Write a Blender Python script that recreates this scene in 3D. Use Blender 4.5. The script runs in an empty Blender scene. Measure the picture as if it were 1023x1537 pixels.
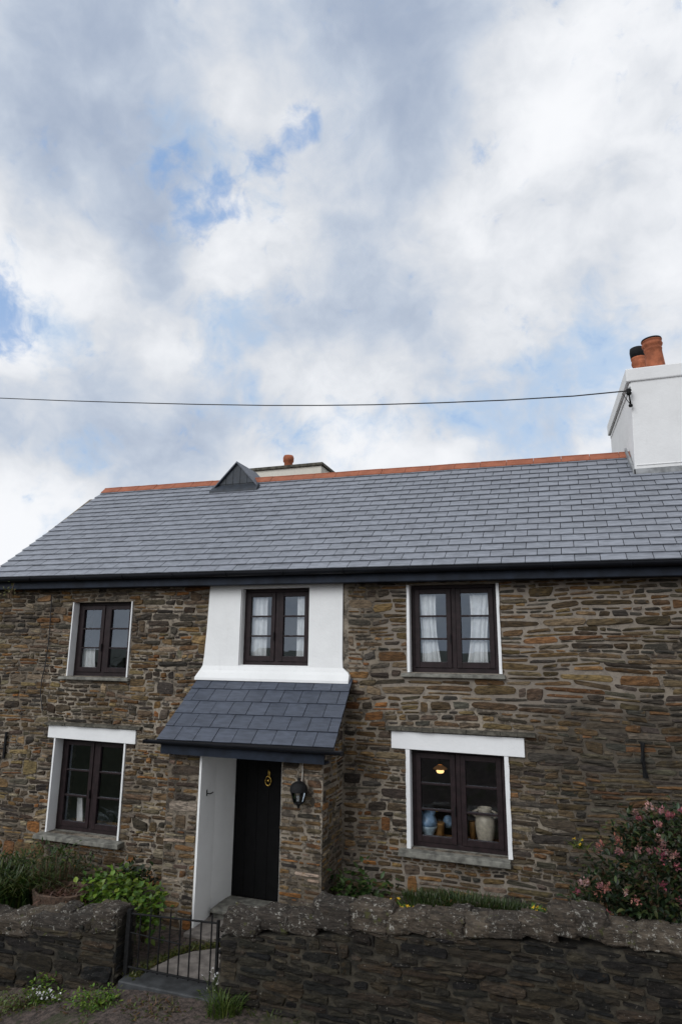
import bpy, math, random
from mathutils import Vector, Matrix, noise
C = bpy.context.scene.collection
rng = random.Random(11)
PI = math.pi
# ------------------------------------------------------------------ photogrammetry: the camera found from the vanishing points
F = 950.0; CX, CY = 511.5, 768.5
_x = -Vector((-2850, 180, F)).normalized()
_vy = (-F*F + 2850*40)/180.0
_z = Vector((40, _vy, F)).normalized()
_y = _z.cross(_x)
CAM = Vector((0, -8.8, 0))
def ray(u, v):
    d = Vector((u-CX, v-CY, F))
    return Vector((_x.dot(d), _y.dot(d), _z.dot(d))).normalized()
def W(u, v, y=0.0):                       # photo point -> point on the upright plane at depth y
    d = ray(u, v); t = (y-CAM.y)/d.y
    return CAM + d*t
def G(u, v, z):                           # photo point -> point on the level plane at height z
    d = ray(u, v); t = (z-CAM.z)/d.z
    return CAM + d*t
def fb(p, o=3):
    return noise.fractal(Vector(p), 1.0, 2.0, o)

# ------------------------------------------------------------------ materials
def mat(name):
    m = bpy.data.materials.new(name); m.use_nodes = True
    nt = m.node_tree; b = nt.nodes['Principled BSDF']
    return m, nt, b
def N(nt, t, **k):
    n = nt.nodes.new(t)
    for a, v in k.items():
        if hasattr(n, a): setattr(n, a, v)
        else: n.inputs[a].default_value = v
    return n
def mapped(nt, sc):
    g = N(nt, 'ShaderNodeNewGeometry'); mp = N(nt, 'ShaderNodeMapping'); mp.inputs['Scale'].default_value = sc
    nt.links.new(g.outputs['Position'], mp.inputs['Vector']); return mp.outputs[0]
def noi(nt, vec, scale, detail=4, rough=.55):
    n = N(nt, 'ShaderNodeTexNoise', Scale=scale, Detail=detail, Roughness=rough)
    nt.links.new(vec, n.inputs['Vector']); return n.outputs['Fac']
def ramp(nt, fac, lo, hi, a=0., b=1.):
    r = N(nt, 'ShaderNodeMapRange', clamp=True); r.interpolation_type = 'SMOOTHSTEP'
    nt.links.new(fac, r.inputs['Value'])
    r.inputs['From Min'].default_value = lo; r.inputs['From Max'].default_value = hi
    r.inputs['To Min'].default_value = a; r.inputs['To Max'].default_value = b
    return r.outputs['Result']
def mixc(nt, fac, a, b, mode='MIX'):
    m = N(nt, 'ShaderNodeMix', data_type='RGBA', blend_type=mode)
    for s, v in ((0, fac), (6, a), (7, b)):
        if isinstance(v, (int, float)): m.inputs[s].default_value = v
        elif isinstance(v, tuple): m.inputs[s].default_value = (*v, 1) if len(v) == 3 else v
        else: nt.links.new(v, m.inputs[s])
    return m.outputs[2]
def mth(nt, op, a, b=None):
    m = N(nt, 'ShaderNodeMath', operation=op)
    for i, v in enumerate((a, b)):
        if v is None: continue
        if isinstance(v, (int, float)): m.inputs[i].default_value = v
        else: nt.links.new(v, m.inputs[i])
    return m.outputs[0]
def bump(nt, b, h, strength, dist):
    n = N(nt, 'ShaderNodeBump', Strength=strength, Distance=dist)
    nt.links.new(h, n.inputs['Height']); nt.links.new(n.outputs[0], b.inputs['Normal'])
def simple(name, col, rough=.6, var=.25, scale=6, bstr=.15, bdist=.004, spec=.5, metallic=0, sc=(1, 1, 1)):
    m, nt, b = mat(name)
    p = mapped(nt, sc)
    f = ramp(nt, noi(nt, p, scale, 6), .3, .7, 1-var, 1+var)
    cc = N(nt, 'ShaderNodeCombineColor')
    for i in range(3): nt.links.new(f, cc.inputs[i])
    nt.links.new(mixc(nt, 1., col, cc.outputs[0], 'MULTIPLY'), b.inputs['Base Color'])
    b.inputs['Roughness'].default_value = rough; b.inputs['Metallic'].default_value = metallic
    b.inputs['Specular IOR Level'].default_value = spec
    if bstr: bump(nt, b, noi(nt, p, scale*7, 5), bstr, bdist)
    return m
def stone_mat(name, lich, ochre, strength=.7, rough=.85):
    m, nt, b = mat(name)
    at = N(nt, 'ShaderNodeAttribute', attribute_name='col')
    p1 = mapped(nt, (7, 7, 34)); p0 = mapped(nt, (1, 1, 1))
    f = ramp(nt, noi(nt, p1, 1.3, 7, .72), .30, .70, .40, 1.75)
    cc = N(nt, 'ShaderNodeCombineColor')
    for i in range(3): nt.links.new(f, cc.inputs[i])
    c = mixc(nt, 1., at.outputs['Color'], cc.outputs[0], 'MULTIPLY')
    big = noi(nt, p0, 2.3, 4)
    of = mth(nt, 'MULTIPLY', ramp(nt, noi(nt, p0, 9, 5, .7), .6, .70), ochre)
    c = mixc(nt, of, c, (.16, .085, .022))
    dk = ramp(nt, noi(nt, p0, 5.7, 7, .72), .54, .66, 0, .6)
    c = mixc(nt, dk, c, (.03, .026, .022))
    lf = mth(nt, 'MULTIPLY', ramp(nt, noi(nt, p0, 24, 5, .7), .66, .71), lich)
    lf = mth(nt, 'MULTIPLY', lf, ramp(nt, big, .42, .6))
    c = mixc(nt, lf, c, (.42, .40, .35))
    fl = mth(nt, 'MULTIPLY', ramp(nt, noi(nt, p0, 48, 4, .7), .64, .70), mth(nt, 'MULTIPLY', ramp(nt, noi(nt, p0, 1.7, 4), .4, .65), .55))
    c = mixc(nt, fl, c, (.48, .44, .37))
    nt.links.new(c, b.inputs['Base Color'])
    b.inputs['Roughness'].default_value = rough; b.inputs['Specular IOR Level'].default_value = .3
    h = mth(nt, 'ADD', noi(nt, p1, 2.2, 8, .7), mth(nt, 'MULTIPLY', noi(nt, p0, 45, 5, .7), .7))
    bump(nt, b, h, strength, .02)
    return m
M = {}
M['stone'] = stone_mat('stone', .45, .5)
M['lane_stone'] = stone_mat('lane_stone', 1.0, .12, 1.0)
M['cap_stone'] = stone_mat('cap_stone', 0, .1, 1.0)
# coping: lichen in pale crusty patches
_m = M['cap_stone']; _nt = _m.node_tree; _b = _nt.nodes['Principled BSDF']
_p = mapped(_nt, (1, 1, 1)); _src = _b.inputs['Base Color'].links[0].from_socket
_f = ramp(_nt, noi(_nt, _p, 20, 7, .80), .56, .62, 0, .68)
_c = mixc(_nt, _f, _src, (.46, .44, .39))
_f2 = ramp(_nt, noi(_nt, mapped(_nt, (1.1, 1, 1)), 8, 5, .7), .6, .68, 0, .8)
_nt.links.new(mixc(_nt, _f2, _c, (.07, .075, .02)), _b.inputs['Base Color'])
def mortar_mat():
    m, nt, b = mat('mortar'); p0 = mapped(nt, (1, 1, 1))
    c = mixc(nt, ramp(nt, noi(nt, p0, 1.1, 5), .35, .65), (.30, .255, .20), (.13, .104, .076))
    c = mixc(nt, ramp(nt, noi(nt, p0, 7, 8, .80), .46, .58, 0, .9), c, (.035, .028, .021))
    # repointed pale lime mortar right of the big upper window and low under the right window
    sx = N(nt, 'ShaderNodeSeparateXYZ'); nt.links.new(p0, sx.inputs[0])
    wob = mth(nt, 'MULTIPLY', mth(nt, 'SUBTRACT', noi(nt, p0, 1.3, 5), .5), 1.3)
    x = mth(nt, 'ADD', sx.outputs[0], wob); z = mth(nt, 'ADD', sx.outputs[2], wob)
    a1 = mth(nt, 'MULTIPLY', ramp(nt, x, -2.5, -2.2), ramp(nt, x, .35, 1.6, 1, 0))
    a1 = mth(nt, 'MULTIPLY', a1, ramp(nt, z, -1.0, -.6))
    a2 = mth(nt, 'MULTIPLY', ramp(nt, z, 0.1, .45), ramp(nt, x, -2.2, -1.))
    a3 = mth(nt, 'MULTIPLY', mth(nt, 'MULTIPLY', ramp(nt, x, -2.9, -2.5), ramp(nt, x, -.6, -.1, 1, 0)), ramp(nt, z, -2.8, -2.5, 1, 0))
    a = mth(nt, 'MAXIMUM', mth(nt, 'MAXIMUM', a1, a2), mth(nt, 'MULTIPLY', a3, .8))
    c = mixc(nt, mth(nt, 'MULTIPLY', a, .65), c, (.24, .205, .17))
    d1 = mth(nt, 'MULTIPLY', ramp(nt, x, -.5, .1), ramp(nt, z, -.9, -.3, 1, 0))
    c = mixc(nt, mth(nt, 'MULTIPLY', d1, .85), c, (.055, .044, .032))
    nt.links.new(c, b.inputs['Base Color']); b.inputs['Roughness'].default_value = .95
    bump(nt, b, noi(nt, p0, 40, 6, .7), .7, .015)
    return m
M['mortar'] = mortar_mat()
M['lane_mortar'] = simple('lane_mortar', (.031, .026, .018), .95, .85, 9, .6, .02)
def slate_mat(name, base, rough, bs):
    m, nt, b = mat(name)
    g = N(nt, 'ShaderNodeNewGeometry'); rnd = g.outputs['Random Per Island']
    p = mapped(nt, (3, 12, 12))
    f = mth(nt, 'MULTIPLY', ramp(nt, rnd, 0, 1, .93, 1.07), ramp(nt, noi(nt, p, 2, 6, .65), .3, .7, .75, 1.25))
    cc = N(nt, 'ShaderNodeCombineColor')
    for i in range(3): nt.links.new(f, cc.inputs[i])
    c = mixc(nt, 1., base, cc.outputs[0], 'MULTIPLY')
    p0 = mapped(nt, (1, 1, 1))
    c = mixc(nt, ramp(nt, noi(nt, p0, 22, 6, .7), .62, .72, 0, .25), c, (.12, .12, .115))
    nt.links.new(c, b.inputs['Base Color'])
    nt.links.new(mth(nt, 'ADD', mth(nt, 'MULTIPLY', rnd, .12), mth(nt, 'ADD', mth(nt, 'MULTIPLY', noi(nt, p0, 5, 5), .2), rough-.15)), b.inputs['Roughness'])
    bump(nt, b, mth(nt, 'ADD', noi(nt, p, 3, 7, .7), mth(nt, 'MULTIPLY', noi(nt, p0, 60, 3), .4)), bs, .006)
    return m
M['slate'] = slate_mat('slate', (.195, .207, .236), .44, .3)
M['porch_slate'] = slate_mat('porch_slate', (.060, .070, .094), .5, .3)
def render_mat(name, col, dirt=.5):
    m, nt, b = mat(name); p0 = mapped(nt, (1, 1, 1)); ps = mapped(nt, (5, 5, .7))
    c = mixc(nt, ramp(nt, noi(nt, ps, 1.6, 6, .7), .55, .8, 0, dirt), col, tuple(v*.6 for v in col))
    c = mixc(nt, ramp(nt, noi(nt, p0, 9, 6, .7), .62, .75, 0, dirt*.5), c, (col[0]*.62, col[1]*.58, col[2]*.5))
    c = mixc(nt, ramp(nt, noi(nt, p0, 2.4, 5, .6), .35, .7, 0, .14), c, tuple(v*.62 for v in col))
    nt.links.new(c, b.inputs['Base Color']); b.inputs['Roughness'].default_value = .75
    bump(nt, b, mth(nt, 'ADD', noi(nt, p0, 6, 4), mth(nt, 'MULTIPLY', noi(nt, p0, 30, 4), .35)), .3, .02)
    return m
M['white'] = render_mat('white_render', (.80, .80, .79), .18)
M['white_wood'] = render_mat('white_wood', (.78, .78, .78), .22)
M['chim_white'] = render_mat('chimney_white', (.73, .725, .72), .3)
M['cream'] = render_mat('cream_render', (.66, .62, .54), .5)
M['frame'] = simple('stained_frame', (.017, .0095, .0105), .55, .35, 12, .12, .002, .25)
M['blackgut'] = simple('black_gutter', (.006, .007, .010), .5, .3, 4, .06, .002, .22)
M['fascia'] = simple('fascia_paint', (.011, .016, .027), .6, .4, 5, .2, .003, .22)
M['clad'] = simple('slate_blue_boards', (.019, .025, .035), .6, .3, 9, .2, .004)
M['lead'] = simple('lead', (.22, .225, .23), .5, .4, 7, .3, .006)
M['door'] = simple('black_door_paint', (.0022, .0022, .0025), .6, .3, 8, .1, .002, .12)
M['brass'] = simple('brass', (.62, .42, .11), .25, .15, 20, .05, .001, .5, 1)
M['iron'] = simple('black_iron', (.006, .006, .0065), .75, .5, 25, .4, .002, .25)
M['terracotta'] = simple('terracotta', (.30, .095, .045), .8, .3, 9, .3, .004, .3)
M['ridge'] = simple('ridge_tile', (.29, .10, .055), .8, .15, 6, .3, .005, .3)
M['sillstone'] = simple('sill_slate', (.15, .145, .125), .75, .45, 10, .5, .006, .4)
M['dripstone'] = simple('drip_slate', (.085, .078, .062), .85, .5, 12, .6, .01, .3)
M['gateslab'] = simple('threshold_slate', (.036, .038, .040), .65, .4, 8, .4, .006, .4)
M['concrete'] = simple('path_concrete', (.17, .15, .135), .85, .32, 9, .5, .006, .3)
M['curtain'] = simple('curtain_cloth', (.92, .92, .91), .9, .08, 10, .1, .002, .1)
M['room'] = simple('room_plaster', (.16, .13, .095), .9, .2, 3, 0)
M['jug'] = simple('blue_glaze', (.30, .46, .66), .3, .35, 14, .1, .002)
M['jugpale'] = simple('pale_glaze', (.55, .68, .76), .3, .25, 20, .1, .002)
M['jar'] = simple('stoneware', (.68, .60, .48), .45, .2, 20, .1, .002)
M['wood'] = simple('warm_wood', (.42, .22, .075), .5, .3, 15, .1, .002)
M['cable'] = simple('cable', (.012, .012, .014), .6, .2, 9, 0)
M['conduit'] = simple('conduit', (.5, .47, .42), .6, .2, 20, 0)
M['yellow'] = simple('yellow_petal', (.75, .47, .02), .6, .2, 30, 0)
M['whitepetal'] = simple('white_petal', (.75, .74, .74), .6, .1, 30, 0)
M['stem'] = simple('stem', (.07, .045, .022), .8, .4, 20, 0)
M['weave'] = simple('dead_stems', (.075, .046, .030), .9, .5, 30, .4, .01)
M['bank'] = simple('bank_grass', (.05, .065, .022), .95, .5, 1.5, 0)
def leaf_mat(name, rough=.45, spec=.4, trans=.25):
    m, nt, b = mat(name)
    at = N(nt, 'ShaderNodeAttribute', attribute_name='col')
    nt.links.new(at.outputs['Color'], b.inputs['Base Color'])
    b.inputs['Roughness'].default_value = rough; b.inputs['Specular IOR Level'].default_value = spec
    t = N(nt, 'ShaderNodeBsdfTranslucent'); nt.links.new(at.outputs['Color'], t.inputs[0])
    mx = N(nt, 'ShaderNodeMixShader', Fac=trans)
    nt.links.new(b.outputs[0], mx.inputs[1]); nt.links.new(t.outputs[0], mx.inputs[2])
    nt.links.new(mx.outputs[0], nt.nodes['Material Output'].inputs[0]); return m
M['leaf'] = leaf_mat('leaf'); M['glossleaf'] = leaf_mat('glossy_leaf', .4, .35, .12); M['petal'] = leaf_mat('petal', .6, .2, .3)
def glass_mat():
    m, nt, b = mat('window_glass'); nt.nodes.remove(b)
    tr = N(nt, 'ShaderNodeBsdfTransparent'); tr.inputs[0].default_value = (.97, .98, .98, 1)
    gl = N(nt, 'ShaderNodeBsdfGlossy'); gl.inputs['Roughness'].default_value = .005; gl.inputs['Color'].default_value = (.78, .88, 1, 1)
    fr = N(nt, 'ShaderNodeFresnel', IOR=1.5)
    mx = N(nt, 'ShaderNodeMixShader')
    nt.links.new(mth(nt, 'ADD', mth(nt, 'MULTIPLY', fr.outputs[0], 1.6), .10), mx.inputs[0])
    nt.links.new(tr.outputs[0], mx.inputs[1]); nt.links.new(gl.outputs[0], mx.inputs[2])
    nt.links.new(mx.outputs[0], nt.nodes['Material Output'].inputs[0])
    p = mapped(nt, (1, 1, 1)); bn = N(nt, 'ShaderNodeBump', Strength=.04, Distance=.02)
    nt.links.new(noi(nt, p, 2.2, 1), bn.inputs['Height']); nt.links.new(bn.outputs[0], gl.inputs['Normal'])
    return m
M['glass'] = glass_mat()
M['underlay'] = simple('roof_underlay', (.006, .006, .008), .9, .2, 5, 0)
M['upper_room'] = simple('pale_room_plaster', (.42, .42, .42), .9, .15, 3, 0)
def emis(name, col, s):
    m, nt, b = mat(name); b.inputs['Emission Color'].default_value = (*col, 1); b.inputs['Emission Strength'].default_value = s
    b.inputs['Base Color'].default_value = (*col, 1); return m
M['bulb'] = emis('lit_shade', (1., .62, .25), 1.6)
M['litshade'] = emis('warm_lit_shade', (.5, .24, .08), .10)
def soil_mat():
    m, nt, b = mat('soil'); p0 = mapped(nt, (1, 1, 1))
    c = mixc(nt, ramp(nt, noi(nt, p0, 16, 6, .75), .35, .65), (.022, .016, .012), (.13, .095, .08))
    c = mixc(nt, ramp(nt, noi(nt, p0, 55, 5, .75), .60, .68, 0, .8), c, (.22, .19, .17))
    c = mixc(nt, ramp(nt, noi(nt, p0, 2.6, 6, .7), .52, .64, 0, .75), c, (.035, .045, .012))
    sx = N(nt, 'ShaderNodeSeparateXYZ'); nt.links.new(p0, sx.inputs[0])
    far = mth(nt, 'MAXIMUM', ramp(nt, sx.outputs[0], -11, -9.6, 1, 0), ramp(nt, sx.outputs[1], 3, 6))
    c = mixc(nt, far, c, mixc(nt, ramp(nt, noi(nt, p0, .6, 8, .7), .35, .65), (.026, .031, .012), (.048, .050, .020)))
    nt.links.new(c, b.inputs['Base Color']); b.inputs['Roughness'].default_value = .95
    bump(nt, b, noi(nt, p0, 38, 7, .75), 1., .03); return m
M['soil'] = soil_mat()

# ------------------------------------------------------------------ mesh building
class MB:
    def __init__(s): s.v = []; s.f = []; s.m = []; s.c = []; s.cur = (1, 1, 1); s.mi = 0
    def vert(s, p): s.v.append(tuple(p)); s.c.append(s.cur); return len(s.v)-1
    def face(s, ids, mi=None): s.f.append(tuple(ids)); s.m.append(s.mi if mi is None else mi)
    def poly(s, pts): s.face([s.vert(p) for p in pts])
    def hexa(s, p):                       # p: 4 bottom ccw, 4 top ccw
        i = [s.vert(q) for q in p]
        for a in ((3, 2, 1, 0), (4, 5, 6, 7), (0, 1, 5, 4), (1, 2, 6, 5), (2, 3, 7, 6), (3, 0, 4, 7)): s.face([i[k] for k in a])
    def box(s, x0, x1, y0, y1, z0, z1):
        s.hexa([(x0, y0, z0), (x1, y0, z0), (x1, y1, z0), (x0, y1, z0), (x0, y0, z1), (x1, y0, z1), (x1, y1, z1), (x0, y1, z1)])
    def prism(s, poly, axis, a, b):       # polygon in the two other axes, extruded
        def P(q, t): return {'x': (t, q[0], q[1]), 'y': (q[0], t, q[1]), 'z': (q[0], q[1], t)}[axis]
        A = [s.vert(P(q, a)) for q in poly]; B = [s.vert(P(q, b)) for q in poly]; n = len(poly)
        s.face(A[::-1]); s.face(B)
        for i in range(n): s.face((A[i], A[(i+1) % n], B[(i+1) % n], B[i]))
    def lathe(s, prof, c=(0, 0, 0), n=20, cap=True):
        rings = []
        for r, z in prof:
            rings.append([s.vert((c[0]+r*math.cos(2*PI*k/n), c[1]+r*math.sin(2*PI*k/n), c[2]+z)) for k in range(n)])
        for a, b in zip(rings, rings[1:]):
            for k in range(n): s.face((a[k], a[(k+1) % n], b[(k+1) % n], b[k]))
        if cap: s.face(rings[0][::-1]); s.face(rings[-1])
    def tube(s, pts, r, n=8):
        pts = [Vector(p) for p in pts]; rings = []
        rs = r if isinstance(r, (list, tuple)) else [r]*len(pts)
        for i, p in enumerate(pts):
            d = (pts[min(i+1, len(pts)-1)]-pts[max(i-1, 0)]).normalized()
            a = d.cross(Vector((0, 0, 1)) if abs(d.z) < .9 else Vector((1, 0, 0))).normalized(); b = d.cross(a)
            rings.append([s.vert(p+(a*math.cos(2*PI*k/n)+b*math.sin(2*PI*k/n))*rs[i]) for k in range(n)])
        for a, b in zip(rings, rings[1:]):
            for k in range(n): s.face((a[k], a[(k+1) % n], b[(k+1) % n], b[k]))
        s.face(rings[0][::-1]); s.face(rings[-1])
    def build(s, name, mats, parent=None, smooth=False, local=False, bevel=0):
        me = bpy.data.meshes.new(name); me.from_pydata(s.v, [], s.f)
        if not isinstance(mats, (list, tuple)): mats = [mats]
        for m in mats: me.materials.append(m)
        me.polygons.foreach_set('material_index', s.m)
        a = me.color_attributes.new('col', 'FLOAT_COLOR', 'POINT')
        a.data.foreach_set('color', [q for c in s.c for q in (c[0], c[1], c[2], 1.)])
        if smooth: me.polygons.foreach_set('use_smooth', [True]*len(me.polygons))
        me.update()
        o = bpy.data.objects.new(name, me); C.objects.link(o)
        if parent:
            o.parent = parent
            if not local:
                q = parent; off = Vector((0, 0, 0))
                while q: off += q.location; q = q.parent
                o.location = -off
        if bevel:
            b = o.modifiers.new('bevel', 'BEVEL'); b.width = bevel; b.segments = 2; b.limit_method = 'ANGLE'; b.angle_limit = .7
        return o
def thing(name, label, cat, loc, group=None):
    o = bpy.data.objects.new(name, None); C.objects.link(o); o.location = loc; o.empty_display_size = .2
    o['label'] = label; o['category'] = cat
    if group: o['group'] = group
    return o
def tag(o, label, cat, group=None):
    o['label'] = label; o['category'] = cat
    if group: o['group'] = group
    return o

# ------------------------------------------------------------------ rubble stone laying
def add_stone(mb, q, mapf, depth, gap, rd, col, nx=4, ny=3, jit=.006):
    # q: corners (u0,v00),(u1,v10),(u1,v11),(u0,v01)
    (u0, v00), (u1, v10), (_, v11), (_, v01) = q
    w = u1-u0; h = min(v11-v10, v01-v00)
    if w < .03 or h < .014: return
    gu = min(gap, w*.2); gv = min(gap, h*.22)
    sd = rng.uniform(0, 100); tilt = rng.uniform(-.3, .3)
    ja = min(.030, .20*h)*jit/.010; jc = [(rng.uniform(-1, 1)*min(.04, .10*w), rng.uniform(-1, 1)*ja) for _ in range(4)]
    mb.cur = col; ids = []
    eu = max(.80, 1-.030/w); ev = max(.66, 1-.030/h)
    grid = lambda i, n, e: -1. if i == 0 else 1. if i == n else -e+2*e*(i-1)/(n-2)
    for j in range(ny+1):
        row = []
        for i in range(nx+1):
            s = grid(i, nx, eu); t = grid(j, ny, ev)
            s2 = s*math.sqrt(max(0, 1-rd*.5*t*t)); t2 = t*math.sqrt(max(0, 1-rd*.5*s*s))
            a = (s2+1)/2; b = (t2+1)/2
            u = u0+gu+(w-2*gu)*a
            lo = v00+(v10-v00)*a+gv; hi = v01+(v11-v01)*a-gv
            v = lo+(hi-lo)*b
            wts = ((1-a)*(1-b), a*(1-b), a*b, (1-a)*b)
            u += sum(k*c[0] for k, c in zip(wts, jc)); v += sum(k*c[1] for k, c in zip(wts, jc))
            edge = max(abs(s), abs(t))
            nz = fb((u*9+sd, v*22, sd))
            if edge > .99:
                d = -.012; u += fb((u*20, v*20, sd+5), 2)*jit*.9; v += fb((u*18, v*20, sd+9), 2)*jit*.7
            else: d = depth*(.78+.75*nz+tilt*t*.7)*(.75 if max(abs(i-nx/2)/(nx/2-1), abs(j-ny/2)/(ny/2-1)) > .99 else 1)
            row.append(mb.vert(mapf(u, v, d)))
        ids.append(row)
    for j in range(ny):
        for i in range(nx): mb.face((ids[j][i], ids[j][i+1], ids[j+1][i+1], ids[j+1][i]))
def lay(mb, u0, u1, v0, v1, holes, mapf, style, seed=0, wander=.022, hs=1.):
    rows = []; v = v0
    while v < v1-.02:
        h = rng.choice((.04, .05, .058, .066, .075, .085, .095, .11, .135))*hs*rng.uniform(.85, 1.15)
        h = min(h, v1-v) if v1-v-h > .03 else v1-v
        rows.append((v, v+h)); v += h
    def bd(i, u):
        base = rows[i][0] if i < len(rows) else rows[-1][1]
        if i == 0 or i >= len(rows): return base
        return base+wander*(fb((u*.8, base*.7+seed, seed), 2)*1.6+.6*fb((u*2.3, i*3.7+seed, seed), 2))
    taken = []                                 # stones from the row below that stand up into this one
    for i, (va, vb) in enumerate(rows):
        segs = [(u0, u1, None)]
        cuts = [(a, b, c, d) for a, b, c, d in holes if c < vb-.004 and d > va+.004]
        nxt = []
        blocked = [(a, b) for a, b in taken]
        pts = sorted({u0, u1, *[p for h in cuts for p in h[:2]], *[p for b in blocked for p in b]})
        pts = [p for p in pts if u0 <= p <= u1]
        for a, b in zip(pts, pts[1:]):
            m = (a+b)/2
            if any(x <= m <= y for x, y in blocked): continue
            free = [(va, vb, None, None)]
            for ha, hb, hc, hd in cuts:
                if ha <= m <= hb:
                    nf = []
                    for fa, fb_, ka, kb in free:
                        if hc >= fb_ or hd <= fa: nf.append((fa, fb_, ka, kb)); continue
                        if hc-fa > .028: nf.append((fa, hc, ka, hc-.004))
                        if fb_-hd > .028: nf.append((hd, fb_, hd+.004, kb))
                    free = nf
            spans = [(f[2], f[3]) for f in free]
            for slo, shi in spans:
                u = a
                while u < b-.001:
                    hgt = vb-va
                    st = style(u, va)
                    w = max(.085, min(.62, hgt*rng.uniform(1.3, 4.4)))*st.get('ws', 1)
                    if b-u-w < .09: w = b-u if b-u < .62 else (b-u)/2
                    ue = u+w
                    st = style((u+ue)/2, (va+vb)/2)
                    lo0, lo1 = (bd(i, u), bd(i, ue)) if slo is None else (slo, slo)
                    hi0, hi1 = (bd(i+1, u), bd(i+1, ue)) if shi is None else (shi, shi)
                    r = rng.random()
                    if hgt > .088 and r < st.get('split', .42) and slo is None and shi is None:
                        k = rng.uniform(.35, .65); k2 = k+rng.uniform(-.08, .08)
                        m0 = lo0+(hi0-lo0)*k; m1 = lo1+(hi1-lo1)*k2
                        qs = [((u, lo0), (ue, lo1), (ue, m1), (u, m0)), ((u, m0), (ue, m1), (ue, hi1), (u, hi0))]
                        if w > .26 and rng.random() < .6:      # break one leaf of the pair in two
                            a_, b_, c_, d_ = qs.pop(rng.randrange(2)); f = rng.uniform(.3, .7); x_ = u+w*f
                            l_, t_ = a_[1]+(b_[1]-a_[1])*f, d_[1]+(c_[1]-d_[1])*f
                            qs += [(a_, (x_, l_), (x_, t_), d_), ((x_, l_), b_, c_, (x_, t_))]
                    elif r > .93 and i+1 < len(rows) and slo is None and shi is None and w < .4 and hgt < .1 and \
                            not any(x < ue and y > u and c < rows[i+1][1] for x, y, c, d in holes if d > va):
                        nxt.append((u, ue)); qs = [((u, lo0), (ue, lo1), (ue, bd(i+2, ue)), (u, bd(i+2, u)))]
                    else: qs = [((u, lo0), (ue, lo1), (ue, hi1), (u, hi0))]
                    for q in qs:
                        if rng.random() < st.get('skip', 0): continue
                        big = max(1, int(w/.13))
                        add_stone(mb, q, mapf, st['depth']*rng.uniform(.5, 1.4), st['gap']*rng.uniform(.6, 1.5), st['rd']*rng.uniform(.6, 1.3),
                                  st['col'](), nx=5+big, ny=5 if hgt > .11 else 4, jit=st.get('jit', .007))
                    u = ue
        taken = nxt
PB = [(.125, .080, .042), (.15, .088, .038), (.10, .068, .040), (.17, .115, .056), (.12, .095, .066), (.16, .082, .034),
      (.075, .055, .038), (.13, .105, .08), (.19, .09, .032), (.165, .125, .065), (.05, .042, .034), (.045, .04, .036), (.09, .08, .068), (.11, .09, .062), (.20, .165, .12), (.06, .048, .036), (.14, .098, .05)]
PD = [(.060, .050, .038), (.075, .058, .036), (.048, .042, .036), (.085, .062, .034), (.044, .041, .037), (.095, .07, .042), (.075, .066, .054), (.11, .062, .03)]
PR = [(.115, .080, .045), (.085, .060, .036), (.075, .062, .048), (.14, .098, .048), (.06, .056, .05), (.12, .092, .062), (.05, .042, .036), (.15, .085, .04), (.10, .07, .035)]
PL = [(.012, .011, .009), (.018, .015, .011), (.009, .0085, .008), (.028, .023, .016), (.020, .018, .014), (.036, .027, .017), (.015, .0145, .0135), (.045, .037, .027)]
def pick(p, j=.29):
    def f():
        c = rng.choice(p); k = .78*rng.uniform(1-j*1.6, 1+j*1.6)
        return tuple(max(.006, v*w*k*rng.uniform(1-j*.22, 1+j*.22)) for v, w in zip(c, (1.08, 1., .88)))
    return f
pK = pick([(.045, .037, .031), (.055, .043, .033), (.06, .054, .047), (.07, .05, .034), (.19, .165, .13)])
pB, pD, pR, pL = pick(PB), pick(PD), pick(PR), pick(PL)
def house_style(x, z):
    n = fb((x*.6+3, z*.6, 2.2), 3)*.9
    if x > -2.6:
        if z+n*.7 > -.85 and x+n < .75: return dict(depth=.022, gap=.0068, rd=.6, col=pR, ws=1.45, split=.45, jit=.012)
        if z > .45 and x > .2: return dict(depth=.022, gap=.0068, rd=.6, col=pR, ws=1.45, split=.45, jit=.012)
        if x+n*1.4 < -.35: return dict(depth=.022, gap=.0065, rd=.5, col=pR if rng.random() < .6 else pB, ws=1.1)
        return dict(depth=.024, gap=.003, rd=.4, col=pD, ws=1.25, jit=.014, split=.8)
    if x > -3: return dict(depth=.016, gap=.012, rd=.7, col=pB)
    return dict(depth=.024, gap=.005, rd=.5, ws=1.15, col=pB if rng.random() < .75 else pK, jit=.014)

# ------------------------------------------------------------------ geometry of the cottage
XL, XR = -9.75, 6.0; ZB, ZT = -3.75, .985
HO = thing('stone_cottage', 'long rubble stone cottage with slate roof, white chimney and dark casement windows', 'cottage', (-3.5, 0, -3.6))
# rectangles of the window openings in the wall face (x0,x1,z0,z1), recess depth
WIN = {
 'UL': dict(r=(-7.755, -6.585, -.47, .735), y=.12),
 'C': dict(r=(-4.60, -3.475, -.25, .895), y=.10),
 'UR': dict(r=(-1.985, -.775, -.30, .895), y=.10),
 'LL': dict(r=(-7.865, -6.52, -2.86, -1.45), y=.17),
 'LR': dict(r=(-2.005, -.76, -2.52, -1.30), y=.11),
}
holes = [WIN[k]['r'] for k in WIN]
dooro = (-4.60, -3.52, -3.75, -1.35)
lint = [(-8.01, -6.32, -1.49, -1.255), (-2.245, -.505, -1.32, -1.065)]
lint[0] = (-8.01, -6.32, -1.46, -1.245)
panel = (-5.17, -2.9, -.5, 1.0)
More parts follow.
